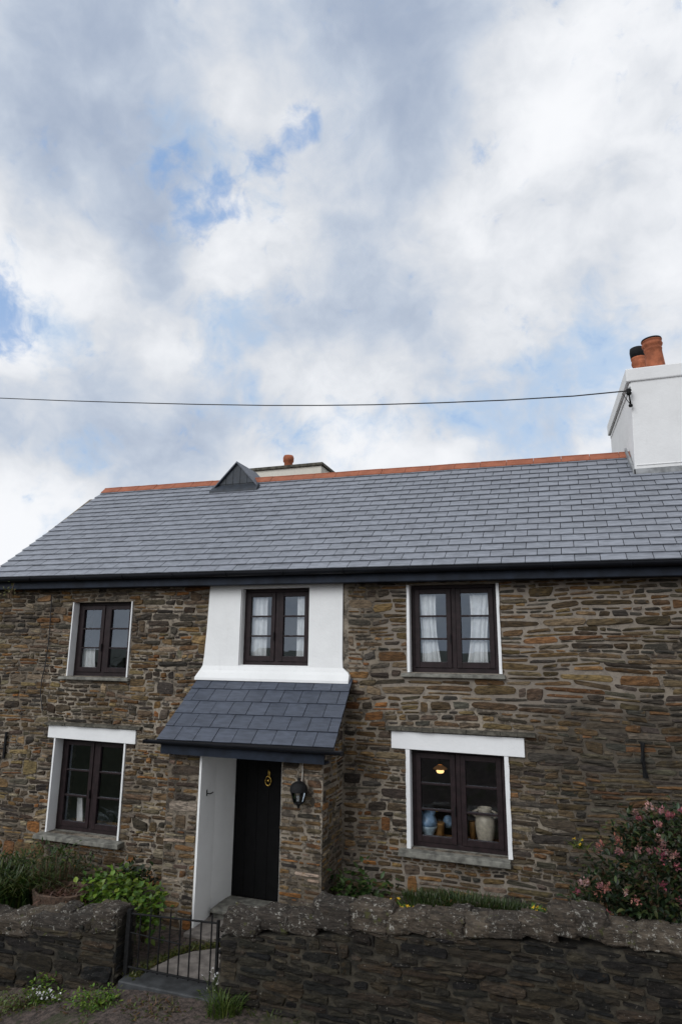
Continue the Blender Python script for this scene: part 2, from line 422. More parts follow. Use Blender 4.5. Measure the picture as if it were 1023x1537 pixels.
# wall: mortar body with openings + stones
mb = MB()
def wall_body(mb, x0, x1, z0, z1, hs, y0, y1):
    xs = sorted({x0, x1, *[p for h in hs for p in h[:2]]}); zs = sorted({z0, z1, *[min(max(p, z0), z1) for h in hs for p in h[2:]]})
    solid = lambda x, z: x0 < x < x1 and z0 < z < z1 and not any(a < x < b and c < z < d for a, b, c, d in hs)
    for a, b in zip(xs, xs[1:]):
        for c, d in zip(zs, zs[1:]):
            mx, mz = (a+b)/2, (c+d)/2
            if not solid(mx, mz): continue
            mb.poly([(a, y0, c), (b, y0, c), (b, y0, d), (a, y0, d)]); mb.poly([(b, y1, c), (a, y1, c), (a, y1, d), (b, y1, d)])
            e = 1e-3
            if not solid(a-e, mz): mb.poly([(a, y1, c), (a, y0, c), (a, y0, d), (a, y1, d)])
            if not solid(b+e, mz): mb.poly([(b, y0, c), (b, y1, c), (b, y1, d), (b, y0, d)])
            if not solid(mx, c-e): mb.poly([(a, y1, c), (b, y1, c), (b, y0, c), (a, y0, c)])
            if not solid(mx, d+e): mb.poly([(a, y0, d), (b, y0, d), (b, y1, d), (a, y1, d)])
mb.mi = 0
wall_body(mb, XL, XR, ZB, ZT, holes+[dooro], 0, .5)
# gable and rear closing walls
mb.prism([(.51, ZB), (5.0, ZB), (5.0, 1.0), (2.42, 3.22), (.51, 1.62)], 'x', XL, XL+.4)
mb.box(XL+.4, XR, 4.9, 5.0, ZB, 1.0)
mb.mi = 1
H0 = [(a-.02, b+.02, c-.01, d+.01) for a, b, c, d in holes]
sills = [(-7.9, -6.52, -.54, -.46), (-2.10, -.71, -.37, -.29), (-7.98, -6.38, -2.98, -2.85), (-2.15, -.735, -2.62, -2.5)]
drips = [(-8.06, -6.22, -1.245, -1.195), (-2.31, -.37, -1.065, -1.01)]
porch_r = (-5.24, -2.93, -3.75, -.38)
allh = H0+lint+sills+drips+[panel, porch_r]
lay(mb, XL, -4, ZB, ZT, allh, lambda u, v, d: (u, -d, v), house_style, 1)
lay(mb, -4, XR, ZB, ZT, allh, lambda u, v, d: (u, -d, v), house_style, 2, .030, .94)
mb.build('wall', [M['mortar'], M['stone']], HO)

# porch: front wall, right and left cheek walls
PY = -.8
po = thing  # noqa
mb = MB(); mb.mi = 0
PX0, PX1, DX0, DX1 = -5.20, -2.94, -4.675, -3.505
for a, b in ((PX0, DX0-.03), (DX1, PX1)): mb.box(a, b, PY, -.004, ZB, -1.335)
for a, b in ((PX0, PX0+.4), (PX1-.4, PX1)):
    mb.prism([(PY, -1.335), (-.004, -1.335), (-.004, -.62)], 'x', a, b)
mb.mi = 1
def pst(u, v):
    return dict(depth=.016, gap=.0095, rd=.5, col=pB if rng.random() < .7 else pick([(.20, .17, .14), (.15, .12, .10), (.24, .20, .17)]))
lay(mb, PX0, DX0-.03, ZB, -1.34, [], lambda u, v, d: (u, PY-d, v), pst, 3)
lay(mb, DX1, PX1, ZB, -1.34, [], lambda u, v, d: (u, PY-d, v), pst, 4)
hh = [(-.80+i*.05, -.75+i*.05, -1.34+.045*i*1.0, 0) for i in range(16)]
lay(mb, PY, -.02, ZB, -.6, hh, lambda u, v, d: (PX1+d, u, v), lambda u, v: dict(depth=.02, gap=.018, rd=.5, col=pR if rng.random() < .5 else pB, ws=.8), 5)
lay(mb, 0.02, -PY, ZB, -1.34, [], lambda u, v, d: (PX0-d, -u, v), pst, 6)
PORCH = mb.build('porch', [M['mortar'], M['stone']], HO)
# whitewashed porch lining (left jamb, two leaves) and ceiling
mb = MB()
zt = -1.34
jl = -4.675
mb.hexa([(jl-.03, PY-.012, -3.56), (jl, PY-.012, -3.56), (jl+.012, -.42, -3.50), (jl-.03, -.42, -3.50), (jl-.03, PY-.012, zt), (jl, PY-.012, zt), (jl+.012, -.42, zt), (jl-.03, -.42, zt)])
mb.hexa([(jl-.02, -.418, -3.45), (jl+.012, -.418, -3.45), (jl+.085, .03, -3.42), (jl-.02, .03, -3.42), (jl-.02, -.418, zt), (jl+.012, -.418, zt), (jl+.085, .03, zt), (jl-.02, .03, zt)])
mb.box(DX1-.010, DX1-.002, PY+.02, .015, -3.5, zt-.002)
mb.box(jl, DX1+.006, PY+.05, 0.03, -1.339, -1.31)
mb.build('porch_lining', M['white'], PORCH)
# door
DO = MB()
DO.box(-4.59, -3.52, .03, .08, -3.385, -1.34)
for k in range(6): DO.box(-4.585+k*.178, -4.585+k*.178+.174, .018, .0295, -3.38, -1.345)
DOOR = DO.build('door', M['door'], HO)
kp = W(403, 1168, .0)
mb = MB()
mb.lathe([(.0, -.006), (.028, -.006), (.03, .004), (.012, .012), (0, .014)], (0, 0, 0), 14)
for i in range(len(mb.v)): x, y, z = mb.v[i]; mb.v[i] = (kp.x+x*.8, .012-z, kp.z+.06+y*1.8)
mb.tube([(kp.x+.045*math.sin(t), -.012, kp.z-.035+.062*math.cos(t)) for t in [2*PI*k/20 for k in range(21)]], .0095, 8)
mb.tube([(kp.x, .015, kp.z+.10), (kp.x, -.012, kp.z+.115), (kp.x, -.006, kp.z+.03)], .010, 8)
mb.lathe([(0, -.02), (.016, -.012), (.018, .0), (.012, .014), (0, .02)], (kp.x, -.008, kp.z-.03), 10)
mb.build('knocker', M['brass'], DOOR, True)
# doorstep
mb = MB()
mb.hexa([(-4.62, -.50, -3.44), (-3.52, -.52, -3.44), (-3.52, .03, -3.44), (-4.62, .03, -3.44), (-4.62, -.50, -3.39), (-3.52, -.52, -3.39), (-3.52, .03, -3.39), (-4.62, .03, -3.39)])
mb.box(-4.60, -3.51, -.44, 0.02, -3.70, -3.442)
mb.build('doorstep', M['sillstone'], HO, bevel=.012)
mb = MB(); hk = W(312, 1190, -.62)
mb.box(jl+.0045, jl+.012, -.66, -.64, hk.z-.035, hk.z+.045)
mb.tube([(jl+.01, -.65, hk.z), (jl+.05, -.65, hk.z-.002), (jl+.055, -.62, hk.z-.004), (jl+.05, -.56, hk.z)], .007, 6)
mb.build('coat_hook', M['iron'], PORCH, True)

# porch roof: five courses of slate, gutter and fascia
def slates(mb, A, B, D, Cc, rows, wid, th, seed, stag=.5, skipf=None, gapw=.009, over=1.0):
    # A eave-left, B eave-right, Cc ridge-right, D ridge-left ; courses run A->B
    A, B, Cc, D = map(Vector, (A, B, Cc, D)); r = random.Random(seed)
    nrm = (B-A).cross(D-A).normalized()
    if nrm.z < 0: nrm = -nrm
    L = (B-A).length
    def P(s, t, h=0): return A.lerp(B, s).lerp(D.lerp(Cc, s), t)+nrm*h
    for j in range(rows):
        t0 = j/rows; t1 = (j+1)/rows+.10/rows
        off = (j % 2)*stag*wid+r.uniform(-.01, .01)
        u = -wid+off; jt = r.uniform(-.0007, .0007)
        while u < L:
            a = max(0, u); b = min(L, u+wid-gapw)
            if b-a > .02:
                s0, s1 = a/L, b/L; hj = r.uniform(-.0015, .0025); dz = r.uniform(-.0016, .0016)/rows*4
                if not (skipf and skipf(P((s0+s1)/2, (t0+t1)/2))):
                    h0 = th*1.6+hj+.002; t0j = t0+dz
                    top = [P(s0, t0j, h0), P(s1, t0j, h0+r.uniform(-.001, .001)), P(s1, t1, .003+hj), P(s0, t1, .003+hj)]
                    bot = [P(s0, t0j, h0-th), P(s1, t0j, h0-th), P(s1, t1, -.004), P(s0, t1, -.004)]
                    mb.hexa(bot+top)
            u += wid
pA = (-5.27, -1.02, -1.225); pB_ = (-2.72, -1.02, -1.195); pC = (-2.80, -.03, -.42); pDd = (-5.255, -.03, -.44)
mb = MB()
slates(mb, pA, pB_, pDd, pC, 5, .285, .010, 5); mb.mi = 1
for a in (0,):
    mb.hexa([Vector(p)-Vector((0, 0, .028)) for p in (pA, pB_, pC, pDd)]+[Vector(p)-Vector((0, 0, .002)) for p in (pA, pB_, pC, pDd)])
PRF = mb.build('porch_roof', [M['porch_slate'], M['underlay']], HO)
mb = MB()
mb.box(-5.22, -2.86, -.985, -.955, -1.40, -1.255)
mb.box(-5.22, -2.86, -.9549, -.79, -1.405, -1.385)
mb.build('porch_fascia', M['fascia'], PORCH)
def half_gutter(mb, x0, x1, y, z, r, n=10, dz=0.0, th=.006):
    ring = []
    for k in range(n+1):
        a = PI+PI*k/n; ring.append((y+r*math.cos(a), z+r*math.sin(a)))
    for k in range(n, -1, -1):
        a = PI+PI*k/n; ring.append((y+(r-th)*math.cos(a), z+(r-th)*math.sin(a)))
    A = [mb.vert((x0, a, b)) for a, b in ring]; B = [mb.vert((x1, a, b+dz)) for a, b in ring]; m = len(ring)
    for i in range(m): mb.face((A[i], A[(i+1) % m], B[(i+1) % m], B[i]))
    for i in range(n): mb.face((A[i], A[m-1-i], A[m-2-i], A[i+1])); mb.face((B[i], B[i+1], B[m-2-i], B[m-1-i]))
mb = MB(); half_gutter(mb, -5.44, -2.60, -1.045, -1.225, .048)
mb.box(-5.44, -5.43, -1.09, -1.0, -1.27, -1.222); mb.box(-2.61, -2.60, -1.09, -1.0, -1.27, -1.222)
mb.build('porch_gutter', M['blackgut'], PORCH)

# white render panel around the central window, bell-cast over the porch roof
mb = MB()
lv = [(.955, -5.145, -2.955, .03), (.3, -5.165, -2.955, .03), (-.12, -5.19, -2.955, .03), (-.26, -5.205, -2.945, .035), (-.325, -5.235, -2.86, .06), (-.36, -5.25, -2.835, .085), (-.435, -5.285, -2.835, .12), (-.47, -5.285, -2.835, .12)]
cr = WIN['C']['r']
def lvl(z):
    for (a, b) in zip(lv, lv[1:]):
        if b[0] <= z <= a[0]:
            k = (a[0]-z)/(a[0]-b[0]); return [a[i]+(b[i]-a[i])*k for i in range(4)]
zs = sorted({l[0] for l in lv} | {.895, cr[2]}, reverse=True)
for za, zb in zip(zs, zs[1:]):
    a, b = lvl(za), lvl(zb)
    cols = [(a[1], b[1]), (cr[0], cr[0]), (cr[1], cr[1]), (a[2], b[2])]
    for i in range(3):
        if i == 1 and .9 > za > cr[2]+.001: continue
        (xa, xb), (ya, yb) = cols[i], cols[i+1]
        mb.hexa([(xb, -b[3], zb), (yb, -b[3], zb), (yb, -.002, zb), (xb, -.002, zb), (xa, -a[3], za), (ya, -a[3], za), (ya, -.002, za), (xa, -.002, za)])
# white plastered reveals inside the opening
mb.box(cr[0]-.001, cr[0]+.012, .0, .0985, cr[2], .895); mb.box(cr[1]-.012, cr[1]+.001, 0, .0985, cr[2], .895); mb.box(cr[0]+.012, cr[1]-.012, 0, .0985, cr[2]-.001, cr[2]+.008)
mb.build('render_panel', M['white'], HO)

# windows
def window(key, sill=None, lintel=None, drip=None, band=.0, left_open=0):
    w = WIN[key]; x0, x1, z0, z1 = w['r']; y = w['y']
    mb = MB()
    if band >= 0 and key != 'C': x0 += .010; x1 -= .010
    fo = .05
    mb.box(x0, x0+fo, y, y+.055, z0, z1); mb.box(x1-fo, x1, y, y+.055, z0, z1)
    mb.box(x0+fo, x1-fo, y+.001, y+.055, z0, z0+fo+.01); mb.box(x0+fo, x1-fo, y+.001, y+.055, z1-fo, z1)
    xm = (x0+x1)/2; mb.box(xm-.03, xm+.03, y+.002, y+.055, z0+fo+.01, z1-fo)
    gls = []
    for a, b in ((x0+fo, xm-.03), (xm+.03, x1-fo)):
        a += .004; b -= .004; c = z0+fo+.014; d = z1-fo-.004; s = .066; yy = y-.014
        mb.box(a, a+s, yy, yy+.055, c, d); mb.box(b-s, b, yy, yy+.055, c, d)
        mb.box(a+s, b-s, yy+.001, yy+.055, c, c+s+.012); mb.box(a+s, b-s, yy+.001, yy+.055, d-s, d)
        gz0, gz1 = c+s+.012, d-s
        for k in (1, 2):
            zz = gz0+(gz1-gz0)*k/3; mb.box(a+s, b-s, yy+.004, yy+.05, zz-.013, zz+.013)
        gl = MB(); gls.append(gl)
        for k in range(3):
            c0, c1 = gz0+(gz1-gz0)*k/3, gz0+(gz1-gz0)*(k+1)/3; t = rng.uniform(-.0016, .0016)
            gl.poly([(a+s-.005, yy+.034+t, c0-.002), (b-s+.005, yy+.034-t, c0-.002), (b-s+.005, yy+.034-t*.5, c1+.002), (a+s-.005, yy+.034+t*.5, c1+.002)])
    o = mb.build('window', M['frame'], HO, bevel=.004)
    for gl in gls: gl.build('glass', M['glass'], o)
    h = MB(); h.box(xm-.05, xm-.038, y-.032, y-.013, (z0+z1)/2-.2, (z0+z1)/2-.08); h.build('handle', M['iron'], o)
    if key != 'C':
        X0, X1 = w['r'][0], w['r'][1]
        bz = z1
        for a, b, e in ((X0-band, X0+.009, 0), (X1-.009, X1+band, 1)):
            # painted reveal with an uneven brushed edge on the stone face
            n = 40; prev = 0; r = MB()
            for k in range(n):
                za, zb = z0+(bz-z0)*k/n, z0+(bz-z0)*(k+1)/n
                j = prev = .75*prev+band*rng.uniform(-.07, .07)
                aa, bb = (a+j, b) if e == 0 else (a, b+j)
                r.box(aa, bb, -.022-band*.1, y-.002, za, zb)
            r.build('reveal', M['white_wood'], o)
    if sill:
        a, b, c, d, out = sill
        s = MB(); s.hexa([(a, -out, c), (b, -out, c-.004), (b, y+.03, c), (a, y+.03, c), (a+.01, -out+.004, d-.018), (b-.008, -out, d-.02), (b-.008, y+.03, d), (a+.01, y+.03, d)])
        so = s.build('sill', M['sillstone'], o, bevel=.008)
    if lintel:
        a, b, c, d = lintel
        s = MB(); s.hexa([(a, -.035, c+.005), (b, -.035, c-.015), (b, .16, c-.015), (a, .16, c+.005), (a, -.035, d), (b, -.035, d-.01), (b, .16, d-.01), (a, .16, d)])
        s.build('lintel', M['white_wood'], o, bevel=.006)
    if drip:
        a, b, c, d = drip; s = MB(); n = 9
        for k in range(n):
            xa, xb = a+(b-a)*k/n, a+(b-a)*(k+1)/n-.004; j = rng.uniform(-.006, .006); q = rng.uniform(.07, .095)
            s.hexa([(xa, -q, c+j*.2+.002), (xb, -q-.004, c+j*.2+.001), (xb, .05, c+.002), (xa, .05, c+.002), (xa, -q, d-.018+j), (xb, -q, d-.016+j), (xb, .05, d), (xa, .05, d)])
        s.build('drip_stone', M['dripstone'], o)
    return o
window('UL', (-7.90, -6.52, -.525, -.465, .07), band=.012)
window('C', band=0)
window('UR', (-2.10, -.705, -.36, -.296, .07), band=.028)
window('LL', (-8.0, -6.40, -2.935, -2.855, .16), (-8.01, -6.32, -1.452, -1.250), (-8.06, -6.22, -1.245, -1.195), band=.02)
window('LR', (-2.15, -.735, -2.60, -2.515, .12), (-2.245, -.512, -1.302, -1.075), (-2.31, -.37, -1.065, -1.01), band=.045)

# rooms behind the windows
def room(x0, x1, z0, z1, y1=2.6):
    mb = MB(); y0 = .505
    mb.poly([(x0, y1, z0), (x1, y1, z0), (x1, y1, z1), (x0, y1, z1)]); mb.poly([(x0, y0, z0), (x0, y1, z0), (x0, y1, z1), (x0, y0, z1)])
    mb.poly([(x1, y0, z0), (x1, y1, z0), (x1, y1, z1), (x1, y0, z1)]); mb.poly([(x0, y0, z0), (x1, y0, z0), (x1, y1, z0), (x0, y1, z0)])
    mb.poly([(x0, y0, z1), (x1, y0, z1), (x1, y1, z1), (x0, y1, z1)])
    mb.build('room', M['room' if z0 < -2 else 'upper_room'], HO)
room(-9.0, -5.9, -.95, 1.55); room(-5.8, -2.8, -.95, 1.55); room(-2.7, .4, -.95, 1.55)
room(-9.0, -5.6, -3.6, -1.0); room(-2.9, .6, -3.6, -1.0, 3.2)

# main roof
eL = Vector((-9.52, -.26, 1.168)); eR = Vector((XR, -.26, 1.075)); rL = Vector((-9.36, 2.42, 3.385)); rR = Vector((XR, 2.30, 3.135))
def roofpt(x, t):
    s = (x-eL.x)/(eR.x-eL.x); return eL.lerp(eR, s).lerp(rL.lerp(rR, s), t)
CHX = 1.275
mb = MB()
slates(mb, eL, eR, rL, rR, 19, .305, .014, 9); mb.mi = 1
S = Vector((0, 0, .02))
mb.hexa([p-S*2.2 for p in (eL, eR, rR, rL)]+[p-S*.15 for p in (eL, eR, rR, rL)])
bL, bR = Vector((-9.42, 5.1, 1.0)), Vector((XR, 5.1, 1.0))
mb.hexa([p-S*2.2 for p in (rL, rR, bR, bL)]+[p-S*.1 for p in (rL, rR, bR, bL)])
ROOF = mb.build('roof', [M['slate'], M['underlay']], HO)
# terracotta ridge: angle tiles butted end to end
mb = MB(); x = eL.x
while x < XR-.1:
    xe = min(XR, x+.46); a = roofpt(x, 1); b = roofpt(xe-.006, 1); j = rng.uniform(-.004, .004); k = rng.uniform(-.004, .004)
    for sg in (-1, 1):
        q = []
        for p, e in ((a, j), (b, k)):
            q.append((Vector((p.x, p.y+.004*sg, p.z+.055+e)), Vector((p.x, p.y+.125*sg, p.z-.055+e)), Vector((p.x, p.y+.13*sg, p.z-.075+e)), Vector((p.x, p.y+.002*sg, p.z+.03+e))))
        mb.hexa([q[0][2], q[1][2], q[1][3], q[0][3], q[0][1], q[1][1], q[1][0], q[0][0]])
    mb.tube([(a.x, a.y, a.z+.05+j), (b.x, b.y, b.z+.05+k)], .017, 8)
    x = xe
mb.build('ridge_tiles', M['ridge'], ROOF)
# little slate-blue gablet astride the ridge
g0, g1, ga = W(329, 729.5, 2.12), W(382, 722.5, 2.12), W(357, 693.5, 2.12)
mb = MB(); gy = 2.12; zb = (g0.z+g1.z)/2
apex = (ga.x, ga.z); n = 5
mb.prism([(g0.x-.02, zb-.06), (g1.x+.02, zb-.06), (g1.x, zb), (ga.x, ga.z-.04), (g0.x, zb)], 'y', gy, gy+.02)
for k in range(n):
    xa = g0.x+(g1.x-g0.x)*k/n+.005; xb = g0.x+(g1.x-g0.x)*(k+1)/n-.005
    f = lambda x: zb+(ga.z-.05-zb)*max(0, 1-abs(x-ga.x)/((ga.x-g0.x) if x < ga.x else (g1.x-ga.x)))
    if xa < ga.x < xb: pl = [(xa, zb), (xb, zb), (xb, f(xb)), (ga.x, f(ga.x)), (xa, f(xa))]
    else: pl = [(xa, zb), (xb, zb), (xb, f(xb)), (xa, f(xa))]
    mb.prism(pl, 'y', gy-.012, gy-.0005)
GAB = mb.build('gablet', M['clad'], ROOF)
mb = MB(); ov = .07
for (xa, sg) in ((g0.x-.13, -1), (g1.x+.11, 1)):
    zz = zb-.09
    A, B = Vector((xa, 0, zz)), Vector((ga.x, 0, ga.z))
    mb.hexa([(A.x, gy-.06, A.z-.03), (B.x, gy-.06, B.z-.03), (B.x, 2.95, B.z-.03), (A.x, 2.95, A.z-.03), (A.x, gy-.06, A.z), (B.x, gy-.06, B.z+.004*sg), (B.x, 2.95, B.z+.004*sg), (A.x, 2.95, A.z)])
mb.build('gablet_roof', M['porch_slate'], ROOF)
mb = MB()
mb.hexa([(g0.x-.14, 1.985, zb-.200), (g1.x+.12, 1.985, zb-.20), (g1.x+.12, gy+.03, zb-.085), (g0.x-.14, gy+.03, zb-.085), (g0.x-.14, 1.985, zb-.150), (g1.x+.12, 1.985, zb-.150), (g1.x+.10, gy-.005, zb-.02), (g0.x-.12, gy-.005, zb-.02)])
mb.build('lead_apron', M['clad'], ROOF)

# eaves: fascia, gutter with brackets
mb = MB(); half_gutter(mb, XL-.05, XR, -.315, 1.145, .062, dz=-.085)
GUT = mb.build('gutter', M['blackgut'], HO)
x = XL+.4
while x < XR:
    mb = MB(); k = (x-XL)/(XR-XL); z = 1.145-.085*k
    mb.tube([(x, -.315+.069*math.cos(PI+PI*i/8), z+.069*math.sin(PI+PI*i/8)) for i in range(9)], .007, 6)
    mb.box(x-.02, x+.02, -.245, -.235, z-.06, z+.01); x += .93
    mb.build('gutter_bracket', M['blackgut'], GUT)
mb = MB()
mb.hexa([(XL, -.235, .965), (XR, -.235, .885), (XR, -.205, .885), (XL, -.205, .965), (XL, -.235, 1.145), (XR, -.235, 1.06), (XR, -.205, 1.06), (XL, -.205, 1.145)])
mb.hexa([(XL, -.2049, .972), (XR, -.2049, .892), (XR, 0, .892), (XL, 0, .972), (XL, -.2049, .99), (XR, -.2049, .91), (XR, 0, .91), (XL, 0, .99)])
mb.hexa([(XL, -.244, .972), (XR, -.244, .892), (XR, -.2352, .892), (XL, -.2352, .972), (XL, -.244, .99), (XR, -.244, .91), (XR, -.2352, .91), (XL, -.2352, .99)])
mb.build('fascia', M['fascia'], HO)

# big white chimney at the right
mb = MB()
y0, yb = 1.74, 4.45; xf, xb = 1.29, 1.185; zc0 = 2.70; ztop = 4.30
mb.hexa([(xf-.03, y0-.02, zc0), (3.6, y0-.02, zc0), (3.6, yb, zc0-2.0), (xb-.02, yb, zc0-2.0), (xf+.035, y0, ztop), (3.55, y0, ztop), (3.55, yb, ztop), (xb+.02, yb, ztop)])
for k in range(1): mb.box(xf-.0, 3.58, y0-.03, y0+.01, zc0+.15, zc0+.175)
CH = mb.build('chimney', M['chim_white'], HO, bevel=.02)
CH['label'] = 'big white rendered chimney stack at the right end'
mb = MB()
def capr(o, za, zb_): mb.hexa([(xf-o, y0-o, za), (3.6+o, y0-o, za), (3.6+o, yb+o, za), (xb-o, yb+o, za), (xf-o, y0-o, zb_), (3.6+o, y0-o, zb_), (3.6+o, yb+o, zb_), (xb-o, yb+o, zb_)])
capr(-.01, 4.18, 4.262); capr(.03, 4.264, 4.49)
mb.build('chimney_cap', M['chim_white'], CH, bevel=.02)
mb = MB()
a = roofpt(xf, .655)
tt = (y0-.02-eL.y)/(rL.y-eL.y)
zr = roofpt(2, tt).z
mb.hexa([(xf-.06, y0-.20, zr-.135), (3.7, y0-.20, zr-.14), (3.7, y0-.015, zr-.02), (xf-.06, y0-.015, zr-.02), (xf-.06, y0-.20, zr-.118), (3.7, y0-.20, zr-.123), (3.7, y0-.035, zr+.03), (xf-.06, y0-.035, zr+.03)])
mb.box(xf-.04, 3.7, y0-.040, y0-.022, zr-.03, zr+.15)
# stepped soaker along the stack's left cheek
q0 = roofpt(xf-.03, tt); q1 = roofpt(xf-.06, 1.0)
mb.hexa([(xf-.055, y0-.04, q0.z-.02), (xf-.02, y0-.04, q0.z-.02), (xf-.05, q1.y, q1.z), (xf-.085, q1.y, q1.z), (xf-.055, y0-.04, q0.z+.13), (xf-.02, y0-.04, q0.z+.13), (xf-.05, q1.y, q1.z+.13), (xf-.085, q1.y, q1.z+.13)])
mb.build('flashing', M['lead'], CH)
def tilt_about(o, c, a):
    m = Matrix.Translation(Vector(c)) @ Matrix.Rotation(a, 4, 'Y') @ Matrix.Translation(-Vector(c))
    o.data.transform(m)
def pot(c, r, h, parent, m, cowl=False):
    mb = MB()
    mb.lathe([(r*1.0, -.05), (r*1.0, 0), (r*.97, .03), (r*.88, h*.55), (r*.86, h*.70), (r*.90, h*.71), (r*.92, h*.745), (r*.88, h*.765), (r*.88, h*.80), (r*1.0, h*.83), (r*1.05, h*.87), (r*1.0, h*.905), (r*.93, h*.92), (r*.97, h*.95), (r*1.03, h*.97), (r*1.0, h), (r*.8, h), (r*.78, h*.8)], c, 28, False)
    o = mb.build('chimney_pot', m, parent, True)
    tilt_about(o, c, -.06)
    rim = MB(); rr = r*.99
    rim.lathe([(rr*.82, h*.985), (rr*1.04, h*.985), (rr*1.06, h*1.0), (rr*1.02, h*1.03), (rr*.8, h*1.03)] if not cowl else [(r*.8, h), (r*1.02, h), (r*1.05, h*1.14), (r*.95, h*1.22), (r*.4, h*1.24), (.01, h*1.24)], c, 28, False)
    tilt_about(rim.build('pot_rim', M['iron'], parent, True), c, -.06)
pt = W(976, 508, 2.15); pot((pt.x+.04, 2.15, 4.485), .155, pt.z-4.53, CH, M['terracotta'])
pt2 = W(958.5, 536, 3.3); pot((pt2.x+.03, 3.3, 4.485), .125, pt2.z-4.50, CH, M['terracotta'], True)
# bracket and insulator for the overhead cable
br = W(943, 594, y0-.05)
mb = MB()
mb.tube([(br.x+.02, y0+.02, br.z-.13), (br.x+.01, y0-.07, br.z-.13), (br.x+.0, y0-.08, br.z+.02)], .014, 8)
mb.lathe([(.0, 0), (.03, .005), (.045, .03), (.03, .055), (.045, .08), (.03, .105), (0, .11)], (br.x, y0-.08, br.z-.0), 12)
mb.lathe([(.0, 0), (.028, .005), (.034, .03), (.02, .05), (0, .055)], (br.x+.01, y0-.07, br.z-.2), 10)
mb.tube([(br.x, y0-.08, br.z+.05), (br.x-.1, y0-.1, br.z+.03), (br.x+.0, y0-.08, br.z-.15)], .006, 6)
mb.build('cable_bracket', M['iron'], CH, True)
# small cream chimney behind the ridge
mb = MB()
k0 = W(378, 704, 4.0); k1 = W(483, 696, 4.0); zt2 = 4.10
mb.box(k0.x, k1.x-.03, 4.03, 5.02, 1.2, zt2-.055)
CH2 = mb.build('chimney', M['cream'], HO); CH2['label'] = 'low cream rendered chimney stack behind the ridge'
mb = MB(); mb.box(k0.x-.06, k1.x+.02, 3.98, 5.07, zt2-.055, zt2+.01)
mb.build('chimney_cap', M['dripstone'], CH2, bevel=.008)
p3 = W(433, 685, 4.5)
mb = MB(); hz = p3.z-zt2
mb.lathe([(.105, -.05), (.10, 0), (.10, hz*.55), (.125, hz*.62), (.13, hz*.85), (.11, hz), (.08, hz)], (p3.x, 4.5, zt2+.01), 20, False)
mb.build('chimney_pot', M['terracotta'], CH2, True)

# wall irons
for (u, v, h, two) in ((964, 1140, .40, 0), (11, 1118, .42, 1)):
    p = W(u, v, 0); mb = MB()
    mb.box(p.x-.018, p.x+.018, -.055, -.03, p.z-h/2, p.z+h/2)
    mb.tube([(p.x, .02, p.z+h*.3), (p.x, -.06, p.z+h*.3)], .018, 8); mb.tube([(p.x, .02, p.z-h*.3), (p.x, -.06, p.z-h*.3)], .018, 8)
    if two: mb.tube([(p.x-.25, -.045, p.z-.04), (p.x, -.045, p.z-.06), (p.x+.03, -.05, p.z+.05)], .010, 6)
    else: mb.tube([(p.x+.02, -.05, p.z+h/2), (p.x-.02, -.07, p.z), (p.x+.03, -.05, p.z-h/2)], .016, 6)
    mb.build('wall_tie', M['iron'], HO)
# drooping cable down the left wall and conduit above the lantern
pts = [W(u, v, -.035) for u, v in ((78, 893), (76, 930), (73, 965), (68, 1000), (63, 1020), (61, 1042), (64, 1068))]
mb = MB(); mb.tube(pts, .008, 6); mb.build('wall_cable', M['cable'], HO)
mb = MB(); a = W(454, 1141, PY-.03); b = W(453, 1176, PY-.03); mb.tube([a, (a+b)/2+Vector((.004, 0, 0)), b], .006, 6); mb.build('conduit', M['conduit'], PORCH)

# ------------------------------------------------------------------ curtains, lamp, pottery
def curtain(u0, v0, u1, v1, label, y=.30, lean=0.0, cat='curtain'):
    a, b = W(u0, v0, y), W(u1, v1, y); x0, x1, z0, z1 = a.x, b.x, b.z, a.z
    mb = MB(); n = 46; m = 6; g = []
    for j in range(m+1):
        t = j/m; row = []
        for i in range(n+1):
            s = i/n; pinch = 1-.18*math.sin(PI*min(1, t*1.0))*abs(lean)
            x = x0+(x1-x0)*((s-.5)*pinch+.5)+lean*.05*(1-t)
            d = .011*math.sin(s*PI*7+.6*math.sin(3*t+s*4))+.004*math.sin(s*31)
            row.append(mb.vert((x, y+d, z0+(z1-z0)*t)))
        g.append(row)
    for j in range(m):
        for i in range(n): mb.face((g[j][i], g[j][i+1], g[j+1][i+1], g[j+1][i]))
    o = mb.build('curtain', M['curtain'], None, True)
    s = o.modifiers.new('cloth_thickness', 'SOLIDIFY'); s.thickness = .003
    return tag(o, label, cat, 'white curtains behind the upstairs windows')
curtain(372, 885, 399, 996, 'white curtain at the left of the small window above the porch', .178)
curtain(447, 885, 476, 999, 'white curtain at the right of the small window above the porch', .178)
curtain(624, 893, 656, 1006, 'white curtain drawn to the left in the large upper right window', .178, 1.4)
curtain(704, 893, 741, 1006, 'white curtain drawn to the right in the large upper right window', .178, -1.4)
curtain(118, 972, 141, 1006, 'short white cloth low in the far left upstairs window', .20, .5, 'curtain')
curtain(170, 1110, 178, 1241, 'thin pale curtain edge inside the lower left window', .42, .3) if False else None
